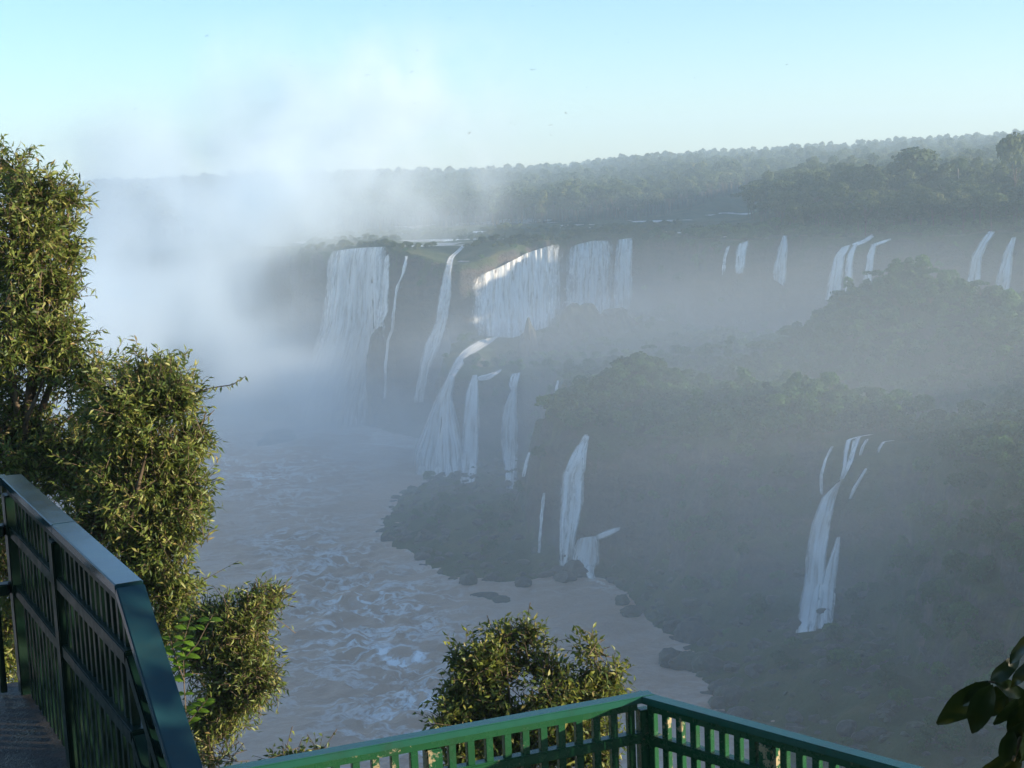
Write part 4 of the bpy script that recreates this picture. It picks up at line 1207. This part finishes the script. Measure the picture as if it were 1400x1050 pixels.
low_blobs = [(352, 828, 34, 26), (375, 812, 16, 14), (320, 850, 48, 34), (285, 850, 34, 34), (330, 890, 52, 44), (345, 930, 38, 40), (310, 950, 52, 44), (290, 990, 40, 30), (270, 900, 30, 40), (275, 1035, 44, 34), (310, 1035, 28, 22), (250, 1060, 50, 40)]
low_limbs = [at_y(285, 1000, YB)] + [at_y(x, y, YB) for x, y in ((355, 825), (330, 880), (345, 945), (285, 850), (300, 980))]
fg_tree('fine_leaved_bush', 'fine-leaved olive bush leaning out below the bushy tree', 'bush', low_blobs, YB, 2300, .064, .016, 9, 203, MLEAF_OLIVE, (low_limbs[0].x - .15, low_limbs[0].y), low_limbs, .8, tr=.035)
YC = 12.0
shr_blobs = [(690, 872, 34, 22), (722, 862, 22, 16), (655, 905, 42, 36), (700, 910, 52, 42), (745, 915, 34, 38), (640, 950, 42, 36), (625, 985, 34, 38), (690, 965, 60, 50), (760, 960, 48, 48), (815, 892, 30, 26), (825, 930, 32, 36), (800, 960, 44, 44), (720, 1020, 80, 46), (800, 1020, 60, 46), (640, 1030, 44, 40)]
shr_limbs = [at_y(715, 1090, YC)] + [at_y(x, y, YC) for x, y in ((690, 880), (650, 920), (745, 905), (815, 900), (625, 990), (780, 990))]
fg_tree('leafy_shrub', 'round leafy shrub lit yellow on one side behind the green railing', 'shrub', shr_blobs, YC, 3000, .068, .025, 8, 204, MLEAF_SHRUB, (shr_limbs[0].x, shr_limbs[0].y), shr_limbs, .9, tr=.03)
tin = [(400, 1030, 26, 9), (432, 1026, 14, 9), (375, 1040, 20, 8)]
tl_ = [at_y(405, 1050, 11.2)] + [at_y(x, y, 11.2) for x, y in ((395, 1030), (435, 1024))]
fg_tree('low_sprig', 'low sprig of leaves poking up over the green railing cap', 'plant', tin, 11.2, 34, .06, .024, 7, 205, MLEAF_SHRUB, (tl_[0].x, tl_[0].y), tl_, .8, tr=.012)

# bare twig reaching out of the bushy tree
e = empty('long_twig', at_y(262, 535, YM)); 
pts = [at_y(255, 540, YM), at_y(290, 530, YM), at_y(318, 526, YM), at_y(336, 514, YM)]
V_, F_ = tube(pts, [.006, .005, .004, .002], 5); keep(mesh_obj('stem', V_, F_, MBARK), e)
lp = []
for t in np.linspace(.15, 1, 16):
    i = min(2, int(t * 3)); lp.append(pts[i].lerp(pts[i + 1], t * 3 - i))
lp = np.array(lp)
r0 = np.random.default_rng(5)
keep(link_mesh('leaves', leaves_mesh('leaves', lp, r0.normal(size=(16, 3)) + [.4, 0, -.1], np.array([[0, 0, 1.]]) + r0.normal(size=(16, 3)) * .4, np.full(16, .055), np.full(16, .024), MLEAF_OLIVE)), e)
tag(e, 'long bare twig reaching out of the bushy tree over the mist', 'twig')

# leaves large enough to pick apart
def big_leaf_mesh(name, L, W, mat, droop=.3, wav=.06, seed=0):
    rr = random.Random(seed)
    nu, nv = 9, 5
    V_, F_ = [], []
    for i in range(nu):
        u = i / (nu - 1)
        w = W * (math.sin(math.pi * u ** .8) ** .8 if 0 < u < 1 else 0) * .5 + .002
        for j in range(nv):
            s = (j / (nv - 1)) * 2 - 1
            V_.append((u * L, s * w, -droop * L * u * u + abs(s) * w * .35 + wav * W * math.sin(u * 11 + seed + s * 2) * abs(s)))
    for i in range(nu - 1):
        for j in range(nv - 1):
            a = i * nv + j; F_.append((a, a + 1, a + nv + 1, a + nv))
    me = bpy.data.meshes.new(name); me.from_pydata(V_, [], F_); me.materials.append(mat)
    me.polygons.foreach_set('use_smooth', [True] * len(F_))
    return me
def place_leaf(me, p, d, n, parent, sc=1.0):
    d = Vector(d).normalized(); n = Vector(n)
    y = n.cross(d).normalized(); z = d.cross(y)
    o = bpy.data.objects.new('leaf', me); COL.objects.link(o)
    o.parent = parent
    m = Matrix((d * sc, y * sc, z * sc)).transposed().to_4x4(); m.translation = Vector(p) - parent.location
    o.matrix_local = m
    return o
BL = [big_leaf_mesh('leaf', .13, .046, MLEAF_SHADED, .32, .10, s) for s in (1, 2, 3)]
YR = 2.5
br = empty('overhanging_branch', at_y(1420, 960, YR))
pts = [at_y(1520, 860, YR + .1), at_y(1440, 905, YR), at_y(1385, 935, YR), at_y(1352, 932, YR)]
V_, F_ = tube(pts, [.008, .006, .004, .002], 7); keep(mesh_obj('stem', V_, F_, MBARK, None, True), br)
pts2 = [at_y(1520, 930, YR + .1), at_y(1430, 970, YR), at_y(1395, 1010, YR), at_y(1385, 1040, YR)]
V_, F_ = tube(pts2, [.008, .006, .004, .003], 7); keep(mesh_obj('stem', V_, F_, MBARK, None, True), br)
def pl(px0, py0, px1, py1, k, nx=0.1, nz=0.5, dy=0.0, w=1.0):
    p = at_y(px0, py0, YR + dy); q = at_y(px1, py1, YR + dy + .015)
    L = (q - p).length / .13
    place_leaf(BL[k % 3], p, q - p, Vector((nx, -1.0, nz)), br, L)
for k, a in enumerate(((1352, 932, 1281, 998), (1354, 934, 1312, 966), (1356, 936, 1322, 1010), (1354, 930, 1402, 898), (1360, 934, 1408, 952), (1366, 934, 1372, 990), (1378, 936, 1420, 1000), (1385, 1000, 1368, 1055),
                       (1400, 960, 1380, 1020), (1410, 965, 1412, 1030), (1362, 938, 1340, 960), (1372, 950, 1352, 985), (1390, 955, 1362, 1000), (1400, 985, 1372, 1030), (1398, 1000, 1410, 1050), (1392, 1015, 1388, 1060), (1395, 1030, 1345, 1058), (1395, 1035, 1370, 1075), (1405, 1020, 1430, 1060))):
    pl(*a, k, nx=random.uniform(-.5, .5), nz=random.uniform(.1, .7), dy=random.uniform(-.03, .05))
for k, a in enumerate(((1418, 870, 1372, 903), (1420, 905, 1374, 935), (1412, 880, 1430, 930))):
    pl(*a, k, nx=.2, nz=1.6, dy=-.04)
tag(br, 'glossy leaves coloured dark for shade on a branch hanging in from the shaded side', 'branch')

# bright compound leaves of a vine between railing and bush
GL = [big_leaf_mesh('leaf', .085, .038, MLEAF_BRIGHT, .3, .05, s) for s in (4, 5)]
vn = empty('bright_vine', at_y(255, 1020, 10.2))
stem_px = [[(262, 1060), (256, 1000), (252, 940), (250, 880), (262, 840)], [(252, 900), (270, 880), (290, 842)], [(255, 990), (268, 975), (284, 955)], [(252, 930), (240, 900), (232, 870)]]
for sp_ in stem_px:
    pts = [at_y(x, y, 10.2) for x, y in sp_]
    V_, F_ = tube(pts, [.006 - .004 * i / len(pts) for i in range(len(pts))], 5); keep(mesh_obj('stem', V_, F_, MBARK), vn)
    for i in range(len(pts) - 1):
        for t in (.15, .5, .85):
            for s in (-1, 1):
                if random.random() < .2: continue
                p = pts[i].lerp(pts[i + 1], t)
                d = (pts[i + 1] - pts[i]).normalized() * .4 + Vector((s * .9, random.uniform(-.4, .1), random.uniform(-.3, .3)))
                place_leaf(random.choice(GL), p, d, Vector((random.uniform(0, .5), -.6, .9)), vn, random.uniform(.7, 1.15))
tag(vn, 'bright green vine with paired leaves next to the stair railing', 'vine')

# shading tree beside the lookout, the shade-darkened branch hangs from it
shade_px = []
r0 = np.random.default_rng(77)
sb, sd_, sn, sl_, sw_ = [], [], [], [], []
for (cx, cyy, cz, rx_, ry_, rz_) in ((4.6, 3.6, 90.3, 1.5, 2.6, 1.7), (5.6, 1.5, 91.0, 1.8, 2.2, 2.0), (4.4, 5.0, 89.4, 1.2, 1.4, 1.3), (6.2, 4.6, 91.2, 1.8, 2.0, 1.8), (4.2, 2.0, 89.2, 1.2, 1.6, 1.4)):
    n = 1500
    d = r0.normal(size=(n, 3)); d /= np.linalg.norm(d, axis=1)[:, None]
    p = np.array([cx, cyy, cz]) + d * np.array([rx_, ry_, rz_]) * (r0.uniform(0, 1, n) ** .4)[:, None]
    k = p[:, 0] > 0.40 * p[:, 1] + 0.75
    p, d = p[k], d[k]
    sb.append(p); sd_.append(d + r0.normal(size=d.shape) * .6); sn.append(np.array([[0, 0, 1.]]) + r0.normal(size=d.shape) * .5); sl_.append(r0.uniform(.12, .22, len(p))); sw_.append(r0.uniform(.05, .09, len(p)))
g, _ = drop(5.0, 3.2)
st_ = empty('shade_tree', (5.0, 3.2, g.z))
keep(link_mesh('leaves', leaves_mesh('leaves', np.concatenate(sb), np.concatenate(sd_), np.concatenate(sn), np.concatenate(sl_), np.concatenate(sw_), MLEAF_SHADED)), st_)['kind'] = 'stuff'
V_, F_ = tube([(5.0, 3.2, g.z - .5), (5.1, 3.3, 88), (5.0, 3.0, 90.5)], [.2, .16, .08], 9); keep(mesh_obj('trunk', V_, F_, MBARK, None, True), st_)
for q in ((4.2, 4.8, 90), (6.0, 1.8, 91.5), (6.2, 4.4, 91.8)):
    V_, F_ = tube([(5.1, 3.3, 88), q], [.09, .03], 7); keep(mesh_obj('branch', V_, F_, MBARK, None, True), st_)
tag(st_, 'dense tree with shade-darkened leaves beside the lookout that shades the stairs', 'tree')

for k, (x, y, sc_) in enumerate(((-6.5, -5, .8), (-2, -8.5, .85), (4.0, -8.5, .85), (9, -10, .8), (-10.5, 0.5, .8), (-12, -9, .9))):  # unseen trees added behind the camera to keep sky light off the stair railing
    g, _ = drop(x, y)
    add_tree(x, y, g.z, (0, 3, 6)[k % 3], sc_, k * 1.3, 'unseen round-crowned tree added behind the lookout to block sky light', 'round_tree', 'added sky-blocking trees behind the lookout')

# ------------------------------------------------------------------ birds
def bird_mesh(seed):
    rr = random.Random(seed); f = rr.uniform(-.5, .7)
    V_ = [(0, .5, 0), (.06, .2, .03), (0, -.5, 0), (-.06, .2, .03), (0, .15, -.06), (.5, .12, f * .35), (1.0, -.22, f * .5), (.35, -.06, f * .2), (-.5, .12, f * .35), (-1.0, -.22, f * .5), (-.35, -.06, f * .2), (.14, -.72, 0), (-.14, -.72, 0)]
    F_ = [(0, 1, 4), (0, 4, 3), (0, 3, 1), (1, 2, 4), (3, 4, 2), (1, 3, 2), (1, 5, 7), (5, 6, 7), (3, 10, 8), (8, 10, 9), (2, 11, 12)]
    me = bpy.data.meshes.new('bird'); me.from_pydata(V_, [], F_); me.materials.append(MBIRD)
    return me
BM = [bird_mesh(s) for s in range(5)]
def bird(px, py, y, span, label, group=None, k=0):
    o = bpy.data.objects.new('bird', BM[k % 5]); COL.objects.link(o)
    o.location = at_y(px, py, y); o.scale = (span / 2,) * 3
    o.rotation_euler = (random.uniform(-.4, .4), random.uniform(-.5, .5), random.uniform(0, 6.28))
    return tag(o, label, 'bird', group)
bird(1183, 303, 330, 1.5, 'dark bird gliding before the forest above the three-stranded waterfall', k=1)
for k in range(46):
    bird(random.gauss(600, 170) if k % 3 else random.uniform(150, 1000), random.uniform(5, 190), random.uniform(110, 200), random.uniform(.36, .52), 'tiny dark swift wheeling high in the sky over the falls', 'swifts over the falls', k)

# ------------------------------------------------------------------ haze and spray
HZ_TOP = 172.0
hz = box('haze', 3560, 3160, HZ_TOP + 9, (0, 1225, (HZ_TOP - 9) / 2), None, None)
m, nt, out = new_mat('pale_air')
pv = nt.nodes.new('ShaderNodeVolumePrincipled')
pv.inputs['Color'].default_value = (0.69, 0.87, 1.0, 1)
pv.inputs['Density'].default_value = 0.00050
pv.inputs['Anisotropy'].default_value = 0.1
nt.links.new(pv.outputs[0], out.inputs['Volume'])
hz.data.materials.append(m)
tag(hz, kind='stuff')

# spray: a density grid filled with soft lumps broken up by noise
MIST = [  # centre, radii, density of the billowing spray
    ((-145, 555, 40), (66, 70, 50), 0.080), ((-100, 515, 18), (38, 50, 26), 0.030), ((-150, 450, 20), (70, 90, 42), 0.030),
    ((-100, 590, 84), (62, 55, 28), 0.050), ((-80, 610, 104), (50, 50, 30), 0.030), ((-30, 615, 106), (38, 40, 34), 0.032), ((-52, 610, 130), (50, 40, 20), 0.016),
    ((-70, 535, 6), (34, 28, 13), 0.060), ((-34, 490, 4), (24, 34, 10), 0.075), ((-86, 535, 16), (26, 22, 22), 0.085), ((0, 522, 34), (28, 14, 10), 0.050), ((45, 545, 36), (34, 22, 12), 0.026),
    ((56, 277, 7), (13, 9, 9), 0.060), ((11, 335, 4), (14, 8, 6), 0.035), ((-8, 440, 3), (22, 9, 6), 0.010)]
AMB = [  # smooth dampness hanging in the gorge
    ((-70, 430, 8), (60, 90, 26), 0.0034), ((70, 490, 30), (115, 90, 30), 0.0040), ((85, 340, 30), (120, 100, 50), 0.0032), ((0, 420, 16), (60, 90, 34), 0.0046), ((60, 255, 22), (60, 55, 46), 0.0034)]
DOM = ((-330, 205, 0.5), (235, 740, 165))
def build_mist():
    me = bpy.data.meshes.new('mist')
    o = link_mesh('mist', me)
    ng = bpy.data.node_groups.new('mist_density', 'GeometryNodeTree')
    ng.interface.new_socket('Geometry', in_out='INPUT', socket_type='NodeSocketGeometry')
    ng.interface.new_socket('Geometry', in_out='OUTPUT', socket_type='NodeSocketGeometry')
    go = ng.nodes.new('NodeGroupOutput')
    pos = ng.nodes.new('GeometryNodeInputPosition').outputs[0]
    def vm(op, a, b):
        n = ng.nodes.new('ShaderNodeVectorMath'); n.operation = op
        for i, v in enumerate((a, b)):
            if isinstance(v, bpy.types.NodeSocket): ng.links.new(v, n.inputs[i])
            elif v is not None: n.inputs[i].default_value = v
        return n
    def mt(op, a, b=None):
        n = ng.nodes.new('ShaderNodeMath'); n.operation = op
        for i, v in enumerate((a, b)):
            if isinstance(v, bpy.types.NodeSocket): ng.links.new(v, n.inputs[i])
            elif v is not None: n.inputs[i].default_value = v
        return n.outputs[0]
    wn_ = ng.nodes.new('ShaderNodeTexNoise'); wn_.inputs['Scale'].default_value = 0.022; wn_.inputs['Detail'].default_value = 2
    ng.links.new(pos, wn_.inputs['Vector'])
    wv = vm('MULTIPLY', vm('SUBTRACT', wn_.outputs['Color'], (.5, .5, .5)).outputs[0], (55, 55, 45)).outputs[0]
    wp = vm('ADD', pos, wv).outputs[0]
    def lumps(rows, p):
        tot = None
        for c, r, s in rows:
            q = vm('DIVIDE', vm('SUBTRACT', p, c).outputs[0], r).outputs[0]
            l2 = vm('DOT_PRODUCT', q, q).outputs['Value']
            e_ = mt('MULTIPLY', mt('EXPONENT', mt('MULTIPLY', l2, -1.6)), s)
            tot = e_ if tot is None else mt('ADD', tot, e_)
        return tot
    tot = lumps(MIST, wp)
    n2 = ng.nodes.new('ShaderNodeTexNoise'); n2.inputs['Scale'].default_value = 0.034; n2.inputs['Detail'].default_value = 5; n2.inputs['Roughness'].default_value = .58
    ng.links.new(vm('MULTIPLY', wp, (1, 1, .8)).outputs[0], n2.inputs['Vector'])
    sx = ng.nodes.new('ShaderNodeSeparateXYZ'); ng.links.new(pos, sx.inputs[0])
    hi = mt('MINIMUM', mt('MAXIMUM', mt('MULTIPLY', mt('SUBTRACT', sx.outputs['Z'], 65.0), 1 / 55.0), 0.0), 1.0)
    f = mt('MAXIMUM', mt('MULTIPLY', mt('SUBTRACT', n2.outputs[0], mt('ADD', mt('MULTIPLY', hi, 0.075), 0.385)), mt('ADD', mt('MULTIPLY', hi, 5.0), 4.4)), 0.0)
    dens = mt('ADD', mt('MULTIPLY', tot, f), lumps(AMB, pos))
    dens = mt('MAXIMUM', mt('SUBTRACT', dens, 0.00012), 0.0)
    vc = ng.nodes.new('GeometryNodeVolumeCube')
    ng.links.new(dens, vc.inputs['Density'])
    vc.inputs['Min'].default_value = DOM[0]; vc.inputs['Max'].default_value = DOM[1]
    for nm, k in (('X', 150), ('Y', 140), ('Z', 54)): vc.inputs['Resolution ' + nm].default_value = k
    sm = ng.nodes.new('GeometryNodeSetMaterial')
    m, nt, out = new_mat('water_spray')
    pv = nt.nodes.new('ShaderNodeVolumePrincipled')
    pv.inputs['Color'].default_value = (0.87, 0.945, 1.0, 1)
    pv.inputs['Density'].default_value = 1.0
    pv.inputs['Anisotropy'].default_value = 0.15
    nt.links.new(pv.outputs[0], out.inputs['Volume'])
    ng.links.new(vc.outputs[0], sm.inputs['Geometry']); sm.inputs['Material'].default_value = m
    ng.links.new(sm.outputs[0], go.inputs[0])
    md = o.modifiers.new('density', 'NODES'); md.node_group = ng
    me.materials.append(m)
    return tag(o, kind='stuff')
mist = build_mist()
print('objects', len(bpy.data.objects))
